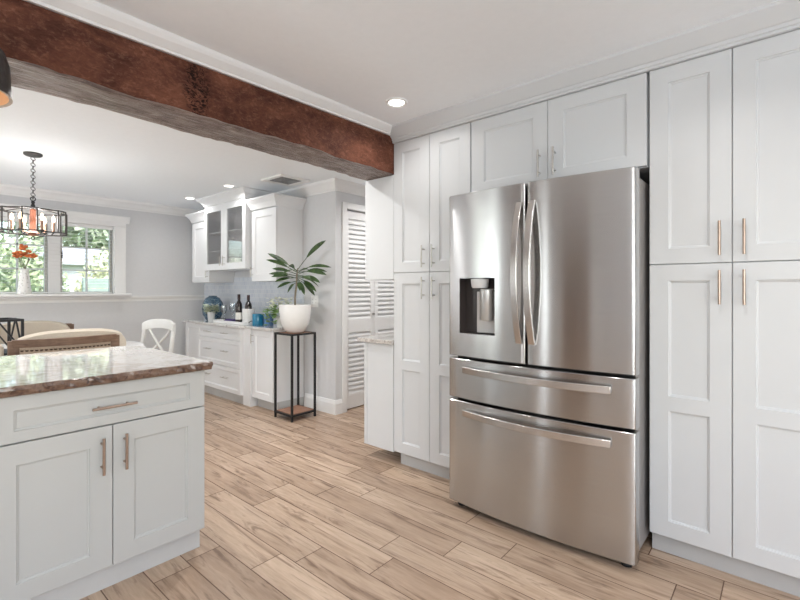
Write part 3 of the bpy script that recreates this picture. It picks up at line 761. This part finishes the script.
# stemware and bowls behind the glass
def wine_glass(label, loc, h=.19, r_=.036, group=None):
    o = thing('wine_glass', label, 'glass', loc, 0, group)
    g = G(); g.lathe([(0, 0), (r_ * .9, 0), (r_ * .9, .003), (.004, .008), (.004, h * .45)], 16); g.build('stem', 'stemware', o, 40)
    g = G(); g.lathe([(.004, h * .45), (r_ * .7, h * .55), (r_, h * .72), (r_ * .85, h), (r_ * .82, h), (r_ * .96, h * .72), (r_ * .66, h * .56), (0, h * .47)], 16); g.build('bowl', 'stemware', o, 40)
    return o
for k in range(3):
    wine_glass('clear glass on the bottom shelf behind the right-hand glass cabinet door', (2.74, 4.80 - k * .11, 1.4955), .17, .032, 'glasses in the wall cabinet')
o = thing('serving_bowl', 'pale bowl on the bottom shelf behind the left-hand glass cabinet door', 'bowl', (2.75, 5.12, 1.4955))
g = G(); g.lathe([(0, 0), (.04, 0), (.09, .05), (.11, .085), (.105, .085), (.085, .052), (0, .012)], 24); g.build('bowl', 'white_ceramic', o, 40)

# ------------------------------------------------------------------ things on the buffet
BZ = .8585
o = thing('blue_vase', 'round blue patterned vase at the left end of the buffet', 'vase', (2.74, 5.50, BZ))
g = G(); g.lathe([(0, 0), (.07, 0), (.085, .012), (.118, .075), (.128, .15), (.12, .22), (.08, .285), (.05, .297), (.05, .31), (.04, .31), (.04, .29), (0, .28)], 28); g.build('body', 'vase_blue', o, 40)
def leaves(g, n, c, rad, h, ln, wd, rnd, mi=0, drop=0.0, up=.5):
    for _ in range(n):
        a = rnd.random() * 2 * PI; rr = rad * math.sqrt(rnd.random()); p = Vector((c[0] + rr * math.cos(a), c[1] + rr * math.sin(a), c[2] + h * rnd.random()))
        d = Vector((math.cos(a + rnd.uniform(-.8, .8)), math.sin(a + rnd.uniform(-.8, .8)), rnd.uniform(-drop, up))).normalized()
        s = d.cross(Vector((rnd.uniform(-.5, .5), rnd.uniform(-.5, .5), 1))).normalized() * wd * rnd.uniform(.7, 1.2); L = ln * rnd.uniform(.7, 1.3)
        n_ = s.cross(d).normalized() * wd * .3
        g.quad([p, p + d * L * .5 + s - n_, p + d * L, p + d * L * .5 - s - n_], mi)
rnd = random.Random(11)
o = thing('flowering_plant', 'small white-flowered plant in a pale grey pot next to the blue vase', 'plant', (2.62, 5.30, BZ))
g = G(); g.lathe([(0, 0), (.035, 0), (.045, .11), (.047, .12), (.041, .12), (.038, .10), (0, .10)], 20); g.build('pot', 'grey_ceramic', o, 40)
g = G(); leaves(g, 90, (0, 0, .10), .05, .09, .06, .018, rnd, drop=.3); g.build('foliage', 'leaf_pale', o)
g = G(); leaves(g, 55, (0, 0, .13), .07, .08, .035, .016, rnd); g.build('blossoms', 'white_petal', o)
o = thing('serving_tray', 'long white serving tray under the bottles on the buffet', 'tray', (2.69, 4.82, BZ))
g = G(); g.box(-.12, .12, -.34, .34, 0, .012); g.box(-.12, -.108, -.34, .34, .012, .03); g.box(.108, .12, -.34, .34, .012, .03); g.box(-.108, .108, -.34, -.328, .012, .03); g.box(-.108, .108, .328, .34, .012, .03)
g.build('tray_body', 'white_ceramic', o, bevel=.003)
for s in (-1, 1):
    g = G(); g.tube([(-.05, s * .341, .022), (-.05, s * .375, .04), (.05, s * .375, .04), (.05, s * .341, .022)], .005, 8); g.build('handle', 'dark_metal', o, 40)
TZ = BZ + .0125
def bottle(label, loc, lab=True, h=.30):
    o = thing('wine_bottle', label, 'bottle', loc)
    s = h / .30
    g = G(); g.lathe([(0, .0), (.036, 0), (.038, .006), (.038, .17 * s), (.034, .20 * s), (.015, .235 * s), (.0145, .292 * s), (.016, .293 * s), (.016, .30 * s), (0, .30 * s)], 22); g.build('body', 'glass_dark', o, 40)
    g = G(); g.lathe([(.0165, .245 * s), (.0165, .302 * s), (0, .302 * s)], 16); g.build('capsule', 'foil', o, 40)
    if lab: g = G(); g.lathe([(.0386, .035), (.0386, .115)], 22); g.build('label', 'paper', o, 40)
    return o
bottle('dark wine bottle with a white label standing on the tray', (2.67, 4.74, TZ), True, .32)
o = thing('bottle_cooler', 'round white ceramic cooler on the tray holding a wine bottle', 'cooler', (2.71, 4.605, TZ))
g = G(); g.lathe([(0, 0), (.060, 0), (.066, .01), (.068, .16), (.06, .16), (.058, .012), (0, .011)], 24); g.build('cooler', 'white_ceramic', o, 40)
bottle('dark wine bottle sitting inside the white ceramic cooler', (2.71, 4.605, TZ + .0125), False, .30)
wine_glass('clear wine glass on the tray left of the dark bottle', (2.68, 4.90, TZ), .22, .038)
wine_glass('clear wine glass on the tray nearest the flowering plant', (2.625, 5.00, TZ), .19, .035)
o = thing('folded_napkins', 'folded blue and purple napkins lying on the left end of the tray', 'napkin', (2.725, 5.03, TZ), .1)
g = G(); g.box(-.05, .03, -.10, .06, 0, .012); g.box(-.045, .028, -.095, .05, .012, .026); g.build('napkin', 'purple', o, bevel=.005)
def candle(label, loc, mat, r_=.045, h=.11):
    o = thing('candle_jar', label, 'candle', loc)
    g = G(); g.lathe([(0, 0), (r_, 0), (r_ * 1.03, .006), (r_ * 1.03, h - .004), (r_, h), (r_ * .9, h), (r_ * .9, .02), (0, .02)], 24); g.build('jar', mat, o, 40)
    g = G(); g.lathe([(0, .0201), (r_ * .89, .0201), (r_ * .89, h * .7), (0, h * .7)], 20); g.build('wax', 'white_ceramic', o, 40)
    return o
candle('teal blue candle jar to the right of the tray', (2.665, 4.335, BZ), 'teal', .058, .125)
candle('slate blue candle jar beside the teal one', (2.725, 4.225, BZ), 'slate_blue', .050, .125)
o = thing('trailing_plant', 'trailing light green plant with white blossoms on the buffet behind the white pot', 'plant', (2.70, 3.955, BZ))
g = G(); g.lathe([(0, 0), (.04, 0), (.055, .10), (.058, .11), (.05, .11), (.045, .09), (0, .09)], 20); g.build('pot', 'white_ceramic', o, 40)
g = G(); leaves(g, 60, (0, 0, .12), .07, .12, .07, .022, rnd, drop=.4); leaves(g, 40, (-.105, .02, .03), .03, .15, .07, .022, rnd, drop=.2); g.build('foliage', 'leaf_light', o)
g = G(); leaves(g, 130, (-.02, 0, .19), .11, .11, .035, .018, rnd); g.build('blossoms', 'white_petal', o)
o = thing('wall_outlet', 'white double electrical outlet on the grey wall right of the buffet', 'outlet', (XW, 3.725, 1.125), FACE_W)
g = G(); g.box(-.058, .058, -.006, -.0005, -.06, .06); g.build('cover_plate', 'plate', o, bevel=.003)
for x in (-.026, .026):
    g = G(); g.box(x - .016, x + .016, -.009, -.0061, -.034, .034); so = g.build('socket', 'plate', o, bevel=.002)
    for z in (-.02, .014):
        for dx in (-.006, .006): g = G(); g.box(x + dx - .0015, x + dx + .0015, -.0095, -.0091, z, z + .010); g.build('slot', 'vent_dark', so)

# ------------------------------------------------------------------ plant stand and potted plant
o = thing('plant_stand', 'tall black metal plant stand with wooden shelves in front of the buffet end', 'stand', (2.655, 3.652, 0))
h, a = .828, .135; b = .009
g = G()
for sx in (-1, 1):
    for sy in (-1, 1):
        g2 = G(); g2.box(sx * a - b, sx * a + b, sy * a - b, sy * a + b, 0, h); g2.build('leg', 'black_metal', o)
for nm, z in (('top_frame', h - .018), ('lower_frame', .045)):
    g = G()
    for s in (-1, 1): g.box(s * a - b, s * a + b, -a + b, a - b, z, z + .018); g.box(-a + b, a - b, s * a - b, s * a + b, z, z + .018)
    g.build(nm, 'black_metal', o)
for z in (h - .014, .056):
    g = G(); g.box(-a + b, a - b, -a + b, a - b, z, z + .012); g.build('shelf', 'shelf_wood', o)
o = thing('potted_plant', 'leafy dark green plant in a large white pot on the black stand', 'plant', (2.655, 3.652, h))
g = G(); g.lathe([(0, .0), (.070, 0), (.082, .005), (.108, .030), (.132, .080), (.146, .140), (.153, .21), (.156, .268), (.150, .272), (.145, .268), (.14, .20), (.10, .18), (0, .18)], 40); g.build('pot', 'white_ceramic', o, 40)
g = G(); g.lathe([(0, .236), (.05, .24), (.144, .232), (.144, .225)], 28); g.build('soil', 'soil', o, 60)
g = G(); g.tube([(0, 0, .20), (.004, .01, .34), (.012, -.004, .46), (.010, -.012, .56), (.016, -.02, .63)], [.011, .010, .009, .008, .005], 8); g.build('stem', 'stem', o, 60)
R_ = Vector((.6535, -.757, 0)); F_ = Vector((.757, .6535, 0))
g = G()
def long_leaf(base, tip, wd, droop, rise, rnd):
    """petiole then a folded blade"""
    b, t = Vector(base), Vector(tip); n = 9; pts = []
    for i in range(n + 1):
        k = i / n; p = b.lerp(t, k); p.z += rise * math.sin(PI * k) ; pts.append(p)
    side = (t - b).cross(Vector((rnd.uniform(-.3, .3), rnd.uniform(-.3, .3), .55)) - F_ * rnd.uniform(.5, 1.1)).normalized()
    g.tube([pts[0], pts[1], pts[2], pts[3]], .0035, 5)
    prev = None
    for i in range(3, n + 1):
        k = (i - 3) / (n - 3); w_ = wd * (math.sin(PI * min(1, k * .92 + .06)) ** .7) if k < 1 else .001
        up = Vector((0, 0, 1)); d = (pts[min(i + 1, n)] - pts[i - 1]).normalized(); nn = side.cross(d).normalized()
        if nn.z < 0: nn = -nn
        cur = [g.bm.verts.new(pts[i] + side * w_ + nn * w_ * .35), g.bm.verts.new(pts[i]), g.bm.verts.new(pts[i] - side * w_ + nn * w_ * .35)]
        if prev:
            for j in range(2): g.bm.faces.new([prev[j], prev[j + 1], cur[j + 1], cur[j]])
        prev = cur
rnd = random.Random(4)
px = .0096
SPEC = [  # (right px, up px) of base and tip from the pot axis, depth, width, rise
    ((2, 44), (31, 66), .02, .022, .05), ((1, 42), (-27, 52), -.04, .020, .02), ((1, 40), (-26, 45), -.12, .020, .03), ((1, 38), (-25, 37), .05, .018, .02), ((1, 36), (-24, 31), -.10, .018, .02),
    ((1, 33), (-20, 28), -.15, .019, .03), ((2, 42), (37, 38), .0, .018, .05), ((2, 40), (34, 30), -.10, .020, .04), ((2, 37), (28, 22), -.14, .022, .03), ((2, 34), (24, 13), -.12, .019, .03),
    ((2, 32), (19, 9), .06, .018, .04), ((1, 30), (-15, 17), -.12, .017, .02), ((1, 29), (-10, 12), .08, .016, .03), ((2, 36), (20, 24), -.17, .022, .02), ((2, 33), (13, 10), -.16, .018, .03),
    ((2, 43), (-9, 30), -.16, .018, .03), ((2, 38), (31, 34), .10, .018, .05), ((1, 34), (-17, 23), -.13, .017, .02), ((2, 31), (9, 14), -.18, .017, .02),
    ((2, 40), (14, 34), .16, .020, .05), ((1, 40), (-12, 40), .18, .020, .05), ((2, 35), (22, 18), .12, .019, .04)]
for (bx, bz), (tx, tz), dp, wd, rise in SPEC:
    bs = R_ * (bx * px * .5) + Vector((.012, -.01, .255 + bz * px * .86)); tp = R_ * (tx * px) + F_ * dp + Vector((0, 0, .272 + tz * px))
    long_leaf(bs, tp, wd * 1.15, 0, rise * .6, rnd)
g.build('foliage', 'leaf', o, 60)

# ------------------------------------------------------------------ ceiling fittings
def downlight(label, x, y, z, r_=.062, power=14, visible=True):
    o = thing('recessed_downlight', label, 'light', (x, y, z))
    g = G(); g.lathe([(r_ * .80, -.004), (r_ * .98, -.010), (r_ * 1.12, -.006), (r_ * 1.15, -.0005)], 32); g.build('trim_ring', 'plate', o, 40)
    g = G(); g.lathe([(0, -.004), (r_ * .80, -.0042)], 32); g.build('lens', 'lens', o)
    l = bpy.data.lights.new('downlight_lamp', 'AREA'); l.shape = 'DISK'; l.size = r_ * 1.5; l.energy = power; l.color = (1, .98, .96); l.spread = math.radians(150)
    lo = bpy.data.objects.new('downlight_lamp', l); lo.location = (0, 0, -.016); lo.parent = o; C.objects.link(lo)
    return o
downlight('recessed ceiling downlight in the kitchen beside the white crown moulding', 2.03, 1.78, ZK, .058, 2.0)
downlight('recessed downlight in the dining ceiling nearest the window wall', 2.40, 5.38, ZD, .055, 2.4)
downlight('recessed downlight in the dining ceiling in front of the glass cabinet', 2.38, 4.43, ZD, .055, 2.4)
downlight('recessed fill downlight added over the kitchen aisle, outside the picture', 1.35, .25, ZK, .058, 7)  # unseen lamp added to light the right-hand cabinets
downlight('recessed fill downlight added behind the camera, outside the picture', -.6, -.6, ZK, .058, 4)  # unseen extra lamp, general kitchen fill
downlight('recessed fill downlight added left of the camera, outside the picture', -1.3, 1.1, ZK, .058, 4)  # another unseen lamp added as kitchen fill
o = thing('ceiling_vent', 'square white ceiling vent with dark louvers above the buffet', 'vent', (2.62, 3.76, ZD))
g = G(); a = .15
for s in (-1, 1): g.box(s * a - .022, s * a + .022, -a - .022, a + .022, -.018, -.0005); g.box(-a + .022, a - .022, s * a - .022, s * a + .022, -.018, -.0005)
g.build('frame', 'plate', o, bevel=.003)
g = G(); g.box(-a + .0225, a - .0225, -a + .0225, a - .0225, -.004, -.0005); g.build('duct', 'vent_dark', o)
for k in range(4):
    e = .018 + k * .029; g = G()
    for s in (-1, 1): g.box(s * e - .004, s * e + .004, -e - .004, e + .004, -.014, -.0042); g.box(-e + .004, e - .004, s * e - .004, s * e + .004, -.014, -.0042)
    g.build('louver_ring', 'vent_dark', o)
downlight('recessed fill downlight added left of the chandelier near the window, outside the picture', -.9, 5.38, ZD, .055, 18)  # unseen lamp added to brighten the dining room
downlight('recessed fill downlight added left of the chandelier, outside the picture', -.9, 3.6, ZD, .055, 18)  # second unseen lamp added for dining brightness
downlight('recessed fill downlight added behind the wooden beam, hidden by it', .9, 3.0, ZD, .055, 9)  # extra dining lamp added where the beam covers it
downlight('recessed fill downlight added behind the right end of the wooden beam, hidden by it', 1.9, 2.76, ZD, .055, 10)  # lamp added out of sight to brighten the wall beside the hall
downlight('recessed fill downlight added in the hall ceiling in front of the louvered doors', 3.55, 2.85, ZD, .055, 8)  # lamp added to brighten the hall and louvered doors
# pendant at the left edge
o = thing('pendant_lamp', 'dark metal pendant shade with a golden inside hanging at the left edge of the kitchen', 'lamp', (.135, 2.0, 0))
g = G(); g.lathe([(.022, 2.078), (.05, 2.074), (.11, 2.055), (.138, 2.03), (.150, 1.99), (.153, 1.892), (.156, 1.884)], 36); g.lathe([(.146, 1.886), (.145, 1.99), (.132, 2.025), (.02, 2.065)], 36, mi=1); g.lathe([(.156, 1.884), (.146, 1.886)], 36, mi=2)
g.build('shade', ['dark_metal', 'pendant_in', 'pale_wood'], o, 40)
g = G(); g.tube([(0, 0, 2.06), (0, 0, 2.355)], .006, 10); g.build('stem', 'dark_metal', o, 40)
g = G(); g.lathe([(0, 2.35), (.055, 2.355), (.06, 2.379), (0, 2.3795)], 24); g.build('canopy', 'dark_metal', o, 40)
g = G(); g.lathe([(0, 1.93), (.03, 1.945), (.034, 1.975), (.016, 2.01), (.014, 2.05)], 16); g.build('bulb', 'bulb', o, 40)

# chandelier
def chandelier():
    o = thing('chandelier', 'dark metal cage chandelier with candle bulbs hanging over the dining table', 'chandelier', (.792, 4.574, 0))
    g = G(); g.lathe([(0, ZD - .001), (.062, ZD - .001), (.062, ZD - .014), (.05, ZD - .022), (0, ZD - .024)], 24); g.build('canopy', 'dark_metal', o, 40)
    g = G(); z = ZD - .03; k = 0
    while z > 1.99:
        g.torus((0, 0, z - .012), .012, .0026, (1, 0, 0) if k % 2 else (0, 1, 0), 10, sx=1, sy=1.3); z -= .024; k += 1
    g.build('chain', 'dark_metal', o, 60)
    g = G(); g.torus((0, 0, 1.975), .016, .004, (0, 1, 0), 14); g.lathe([(0, 1.90), (.012, 1.905), (.016, 1.92), (.010, 1.935), (.014, 1.95), (.006, 1.962), (0, 1.965)], 14); g.build('top_finial', 'black_metal', o, 50)
    g = G(); g.lathe([(0, 1.675), (.035, 1.685), (.045, 1.70), (.022, 1.72), (.020, 1.89), (0, 1.90)], 18); g.build('column', 'brown_rust', o, 40)
    g = G(); g.torus((0, 0, 1.66), .013, .0045, (1, 1, 0), 14); g.build('bottom_ring', 'dark_metal', o, 50)
    pl = []
    for k in range(6):
        a0 = k * PI / 3 + .26
        for da, rr in ((-.20, .225), (.20, .225), (.33, .185), (.714, .185)):
            pl.append((rr * math.cos(a0 + da), rr * math.sin(a0 + da)))
    zt, zb = 1.876, 1.703
    g = G(); n = len(pl); q = .0048
    for z_ in (zt, zb):
        for i in range(n):
            a, b = pl[i], pl[(i + 1) % n]; g.tube([(a[0], a[1], z_), (b[0], b[1], z_)], q, square=True)
    for i in range(n):
        if i % 4 in (0, 1): g.tube([(pl[i][0], pl[i][1], zb), (pl[i][0], pl[i][1], zt)], q, square=True)
    for k in range(6):
        a0 = k * PI / 3 + .26
        g.tube([(.018 * math.cos(a0), .018 * math.sin(a0), 1.905), (.12 * math.cos(a0), .12 * math.sin(a0), 1.895), (.218 * math.cos(a0), .218 * math.sin(a0), zt)], q * .8, 5)
    g.build('cage', 'dark_metal', o)
    for k in range(6):
        a0 = k * PI / 3 + .26 + PI / 6; c, s = math.cos(a0), math.sin(a0)
        g = G(); g.tube([(.03 * c, .03 * s, 1.70), (.07 * c, .07 * s, 1.685), (.115 * c, .115 * s, 1.69), (.13 * c, .13 * s, 1.71)], .0045, 6); g.lathe([(0, 0), (.016, .004), (.018, .012), (0, .012)], 12, (.13 * c, .13 * s, 1.708)); ar = g.build('arm', 'dark_metal', o, 50)
        g = G(); g.lathe([(0, 0), (.0105, 0), (.0105, .075), (0, .075)], 12, (.13 * c, .13 * s, 1.7205)); g.build('candle_sleeve', 'glow_candle', ar, 40)
        g = G(); g.lathe([(0, 0), (.008, .002), (.013, .018), (.009, .038), (.002, .055), (0, .056)], 12, (.13 * c, .13 * s, 1.796)); g.build('bulb', 'bulb', ar, 40)
    l = bpy.data.lights.new('chandelier_lamp', 'POINT'); l.energy = 9; l.shadow_soft_size = .09; l.color = (1, .96, .92)
    lo = bpy.data.objects.new('chandelier_lamp', l); lo.location = (0, 0, 1.80); lo.parent = o; C.objects.link(lo)
    return o
chandelier()

# ------------------------------------------------------------------ dining table and chairs
o = thing('dining_table', 'round white-topped dining table under the chandelier', 'table', (.79, 4.57, 0))
g = G(); g.lathe([(0, .76), (.765, .76), (.775, .757), (.778, .75), (.775, .735), (0, .735)], 64); g.build('tabletop', 'table_white', o, 40)
g = G(); g.lathe([(.70, .7345), (.70, .66), (.67, .66), (.67, .7345)], 48); g.build('apron', 'shelf_wood', o, 40)
g = G(); g.lathe([(0, .0), (.30, 0), (.30, .05), (.12, .10), (.08, .20), (.10, .45), (.16, .60), (.22, .734), (0, .734)], 32); g.build('pedestal', 'chair_wood', o, 40)

def barrel_chair():
    """upholstered chair, front towards +y, back frame of wood with nailheads"""
    o = thing('upholstered_chair', '', 'chair')
    for x in (-.22, .22):
        for y in (-.20, .20):
            g = G(); g.tube([(x * 1.08, y * 1.08, 0), (x, y, .40)], [.015, .022], 4, square=True); g.build('leg', 'pale_wood', o)
    g = G(); g.box(-.26, .26, -.24, .25, .40, .49); g.build('seat', 'linen', o, bevel=.03, seg=4)
    # wooden back frame: bent top rail between two posts
    def yb(x): return -.265 + .06 * (x / .275) ** 2
    g = G()
    n = 12; rows = []
    for i in range(n + 1):
        x = -.27 + .54 * i / n
        rows.append([g.bm.verts.new(v) for v in ((x, yb(x) - .04, .898), (x, yb(x) - .045, .945), (x, yb(x), .945), (x, yb(x), .898))])
    for a, b in zip(rows, rows[1:]):
        for k in range(4): g.bm.faces.new([a[k], a[(k + 1) % 4], b[(k + 1) % 4], b[k]])
    g.bm.faces.new(rows[0]); g.bm.faces.new(rows[-1])
    for s in (-1, 1): g.box(s * .262 - .026, s * .262 + .026, yb(.26) - .038, yb(.26) + .012, .40, .938)
    g.build('back_frame', 'chair_wood', o)
    g = G(); rows = []
    for i in range(n + 1):
        x = -.235 + .47 * i / n
        rows.append([g.bm.verts.new(v) for v in ((x, yb(x) - .030, .50), (x, yb(x) - .030, .897), (x, yb(x), .897), (x, yb(x), .50))])
    for a, b in zip(rows, rows[1:]):
        for k in range(4): g.bm.faces.new([a[k], a[(k + 1) % 4], b[(k + 1) % 4], b[k]])
    g.bm.faces.new(rows[0]); g.bm.faces.new(rows[-1]); bp = g.build('back_panel', 'burlap', o)
    g = G()
    for i in range(21):
        x = -.225 + .45 * i / 20; g.lathe([(0, -.006), (.007, -.004), (.009, 0.004), (0, .004)], 8, (x, yb(x) - .031, .878))
    for s in (-1, 1):
        for k in range(14): g.lathe([(0, -.006), (.007, -.004), (.009, 0.004), (0, .004)], 8, (s * .225, yb(.225) - .031, .84 - k * .024))
    g.build('nailhead_trim', 'nail', bp)
    # inner back cushion with an arched, wrapping top
    g = G(); n = 20; f, b = [], []
    for i in range(n + 1):
        t = -1 + 2 * i / n; x = .05 + .31 * t; y = -.235 + .11 * t * t; top = .90 + .09 * math.sqrt(max(0, 1 - abs(t) ** 2.6))
        f.append((x, y, top, y + .07))
    for (x, y, tp, y2), (X, Y, TP, Y2) in zip(f, f[1:]):
        g.quad([(x, y, .47), (X, Y, .47), (X, Y, TP - .015), (x, y, tp - .015)]); g.quad([(x, y2, .47), (X, Y2, .47), (X, Y2, TP - .015), (x, y2, tp - .015)])
        g.quad([(x, y, tp - .015), (X, Y, TP - .015), (X, (Y + Y2) / 2, TP), (x, (y + y2) / 2, tp)]); g.quad([(x, (y + y2) / 2, tp), (X, (Y + Y2) / 2, TP), (X, Y2, TP - .015), (x, y2, tp - .015)])
        g.quad([(x, y, .47), (X, Y, .47), (X, Y2, .47), (x, y2, .47)])
    for (x, y, tp, y2) in (f[0], f[-1]): g.quad([(x, y, .47), (x, y, tp - .015), (x, y2, tp - .015), (x, y2, .47)])
    bmesh.ops.remove_doubles(g.bm, verts=g.bm.verts, dist=.0005)
    g.build('back_cushion', 'linen', o, 50)
    return o
ch = barrel_chair(); ch.location = (.79, 3.72, 0); ch.rotation_euler = (0, 0, -.06)
ch['label'] = 'linen dining chair with brown nailhead back frame, nearest behind the island'
c_ = copy_thing(ch, (.98, 5.50, 0), PI - .25, 'beige linen dining chair on the far side of the table by the window'); c_.scale = (1, 1, .945)
copy_thing(ch, (.16, 3.82, 0), .24 - .5, 'beige linen dining chair left of the nearest one, cut by the left picture edge')
copy_thing(ch, (.22, 5.38, 0), PI + .6, 'beige linen dining chair at the far left of the table, outside the picture')

def cross_chair():
    o = thing('cross_back_chair', 'white cross-back wooden chair at the right of the dining table', 'chair', (1.565, 4.63, 0), PI / 2 + .36)
    for s in (-1, 1):
        g = G(); g.tube([(s * .19, .19, 0), (s * .185, .185, .43)], [.014, .020], 8); g.build('leg', 'white_wood', o, 40)
        g = G(); g.tube([(s * .20, -.25, 0), (s * .19, -.20, .43), (s * .195, -.215, .65), (s * .19, -.25, .84), (s * .175, -.265, .92)], [.015, .021, .021, .021, .018], 8); g.build('back_post', 'white_wood', o, 40)
    g = G(); n = 16
    for i in range(n):
        pass
    g.lathe([(0, .425), (.215, .425), (.225, .437), (.22, .452), (.10, .456), (0, .452)], 28); g.build('seat', 'white_wood', o, 40)
    g = G(); rows = []; n = 14
    for i in range(n + 1):
        t = -1 + 2 * i / n; x = .205 * t; y = -.285 + .035 * t * t; zt = .955 - .035 * t ** 4 - .012 * t * t; zb = .845 + .018 * (1 - t * t) - .01 * t * t
        rows.append([g.bm.verts.new(v) for v in ((x, y, zb), (x, y - .006, zt), (x, y + .022, zt), (x, y + .026, zb))])
    for a, b in zip(rows, rows[1:]):
        for k in range(4): g.bm.faces.new([a[k], a[(k + 1) % 4], b[(k + 1) % 4], b[k]])
    g.bm.faces.new(rows[0]); g.bm.faces.new(rows[-1]); g.build('top_rail', 'white_wood', o, 40, bevel=.006)
    for s in (-1, 1):
        g = G(); g.tube([(s * .175, -.205, .47), (s * .06, -.235 - s * .008, .66), (0, -.245 - s * .008, .71), (-s * .09, -.26 - s * .006, .80), (-s * .16, -.265, .88)], .012, 8); g.build('cross_slat', 'white_wood', o, 40)
    for a, b in (((-.187, .187, .22), (.187, .187, .22)), ((-.187, .187, .20), (-.195, -.222, .20)), ((.187, .187, .20), (.195, -.222, .20))):
        g = G(); g.tube([a, b], .009, 8); g.build('stretcher', 'white_wood', o, 40)
cross_chair()

# black metal lantern on the table
o = thing('table_lantern', 'black open-frame metal lantern standing on the dining table', 'lantern', (.53, 4.52, .7605), .12)
g = G(); a, h, q = .15, .265, .0085
for sx in (-1, 1):
    for sy in (-1, 1): g.tube([(sx * a, sy * a, 0), (sx * a, sy * a, h)], q, square=True)
for z in (q, h - q):
    for s in (-1, 1): g.tube([(-a, s * a, z), (a, s * a, z)], q, square=True); g.tube([(s * a, -a, z), (s * a, a, z)], q, square=True)
for s in (-1, 1):
    for t in (-1, 1):
        g.tube([(0, s * a, h), (t * a, s * a, .03)], .005, square=True); g.tube([(s * a, 0, h), (s * a, t * a, .03)], .005, square=True)
g.build('frame', 'black_metal', o)
g = G(); g.lathe([(0, 0), (.04, 0), (.042, .12), (0, .124)], 20, (0, 0, .0175)); g.build('candle', 'white_ceramic', o, 40)
g = G(); g.box(-a + .01, a - .01, -a + .01, a - .01, .004, .017); g.build('base_plate', 'black_metal', o)

# vase on the window sill
o = thing('flower_vase', 'speckled white vase of orange flowers on the window sill', 'vase', (.985, 6.095, 1.2005))
g = G(); g.lathe([(0, 0), (.058, 0), (.062, .008), (.056, .06), (.046, .16), (.036, .24), (.040, .262), (.035, .262), (.031, .24), (0, .235)], 20, sy=.8); g.build('vase_body', 'lace', o, 40)
g = G(); rnd = random.Random(8)
for k in range(7): g.tube([(rnd.uniform(-.02, .02), 0, .22), (rnd.uniform(-.05, .05), rnd.uniform(-.01, .01), .38)], .003, 5)
g.build('stems', 'stem', o)
g = G()
for k in range(34):
    a = rnd.random() * 2 * PI; rr = math.sqrt(rnd.random()); p = (.10 * rr * math.cos(a), .035 * rr * math.sin(a), .39 + rnd.uniform(0, .10) * (1.2 - rr))
    g.lathe([(0, -.014), (.012, -.010), (.019, 0), (.014, .011), (0, .015)], 8, p)
for k in range(8): p = (rnd.uniform(-.03, .03), rnd.uniform(-.01, .01), .47 + rnd.random() * .06); g.lathe([(0, -.014), (.012, -.010), (.018, 0), (.012, .011), (0, .015)], 8, p)
g.build('flowers', 'orange_flower', o)

# ------------------------------------------------------------------ garden seen through the window
g = G(); g.box(-14, 18, 6.45, 30, -.5, -.35); g.build('ground', 'grass', kind='structure')
def shrub(name, label, x, y, r_, h, mat, n, ls=.10, z0=-.35, trunk=False):
    o = thing(name, label, 'tree' if trunk else 'shrub', (x, y, z0)); rnd = random.Random(int(x * 100 + y * 10)); g = G()
    cz = h * (.66 if trunk else .5); rz_ = h * (.36 if trunk else .52)
    for _ in range(n):
        v = Vector((rnd.gauss(0, 1), rnd.gauss(0, 1), rnd.gauss(0, 1))).normalized() * (rnd.random() ** .4)
        p = Vector((v.x * r_, v.y * r_, cz + v.z * rz_))
        if p.z < .03: continue
        a = Vector((rnd.gauss(0, 1), rnd.gauss(0, 1), rnd.gauss(0, 1))).normalized(); b = a.orthogonal().normalized(); s = ls * rnd.uniform(.5, 1.2)
        g.quad([p - a * s, p + b * s * .5, p + a * s, p - b * s * .5])
    g.build('foliage', mat, o)
    g = G(); g.tube([(0, 0, 0), (.03, .02, h * .5), (0, 0, h * .8)], [.09, .06, .02] if trunk else [.04, .03, .01], 8); g.build('trunk', 'stem', o, 60)
    return o
shrub('garden_shrub', 'tall green shrub outside the left window pane', .95, 9.2, .75, 2.4, 'foliage_a', 2600, .09)
shrub('garden_shrub', 'leafy green shrub outside the window left of the middle mullion', 1.85, 11.2, .7, 2.6, 'foliage_a', 2200, .09)
shrub('garden_shrub', 'yellow-green shrub outside the right window pane above the fence', 3.35, 11.8, .62, 2.5, 'foliage_b', 2600, .08)
shrub('garden_tree', 'large pale green tree behind the neighbouring house', 5.6, 21.0, 3.0, 6.6, 'foliage_c', 5200, .20, trunk=True)
shrub('garden_tree', 'large green tree behind the shrubs at the left of the window', -.2, 16.5, 2.2, 6.0, 'foliage_c', 4800, .20, trunk=True)
o = thing('garden_fence', 'sage green board fence outside the right window pane', 'fence', (2.3, 9.3, -.35))
g = G()
for k in range(10): g.box(0, 1.5, 0, .025, .02 + k * .178, .19 + k * .178)
g.build('boards', 'fence', o)
for x in (0, .72, 1.44): g = G(); g.box(x, x + .06, .0255, .08, 0, 1.80); g.build('post', 'fence', o)
o = thing('neighbour_house', 'white clapboard house with grey roof beyond the garden', 'house', (2.35, 13.6, -.35))
g = G()
for k in range(13): g.sweep([(0, .1 + k * .16), (.03, .1 + k * .16), (.008, .26 + k * .16), (0, .26 + k * .16)], (0, 0), (1.55, 0), (0, -1))
g.box(0, 1.55, .001, 3, 0, 2.22); g.build('wall', 'siding', o)
g = G(); g.sweep([(.25, 2.21), (.25, 2.27), (-1.5, 2.78), (-3.3, 2.27), (-3.3, 2.21)], (-.2, 0), (1.75, 0), (0, -1)); g.build('roof', 'roof', o)
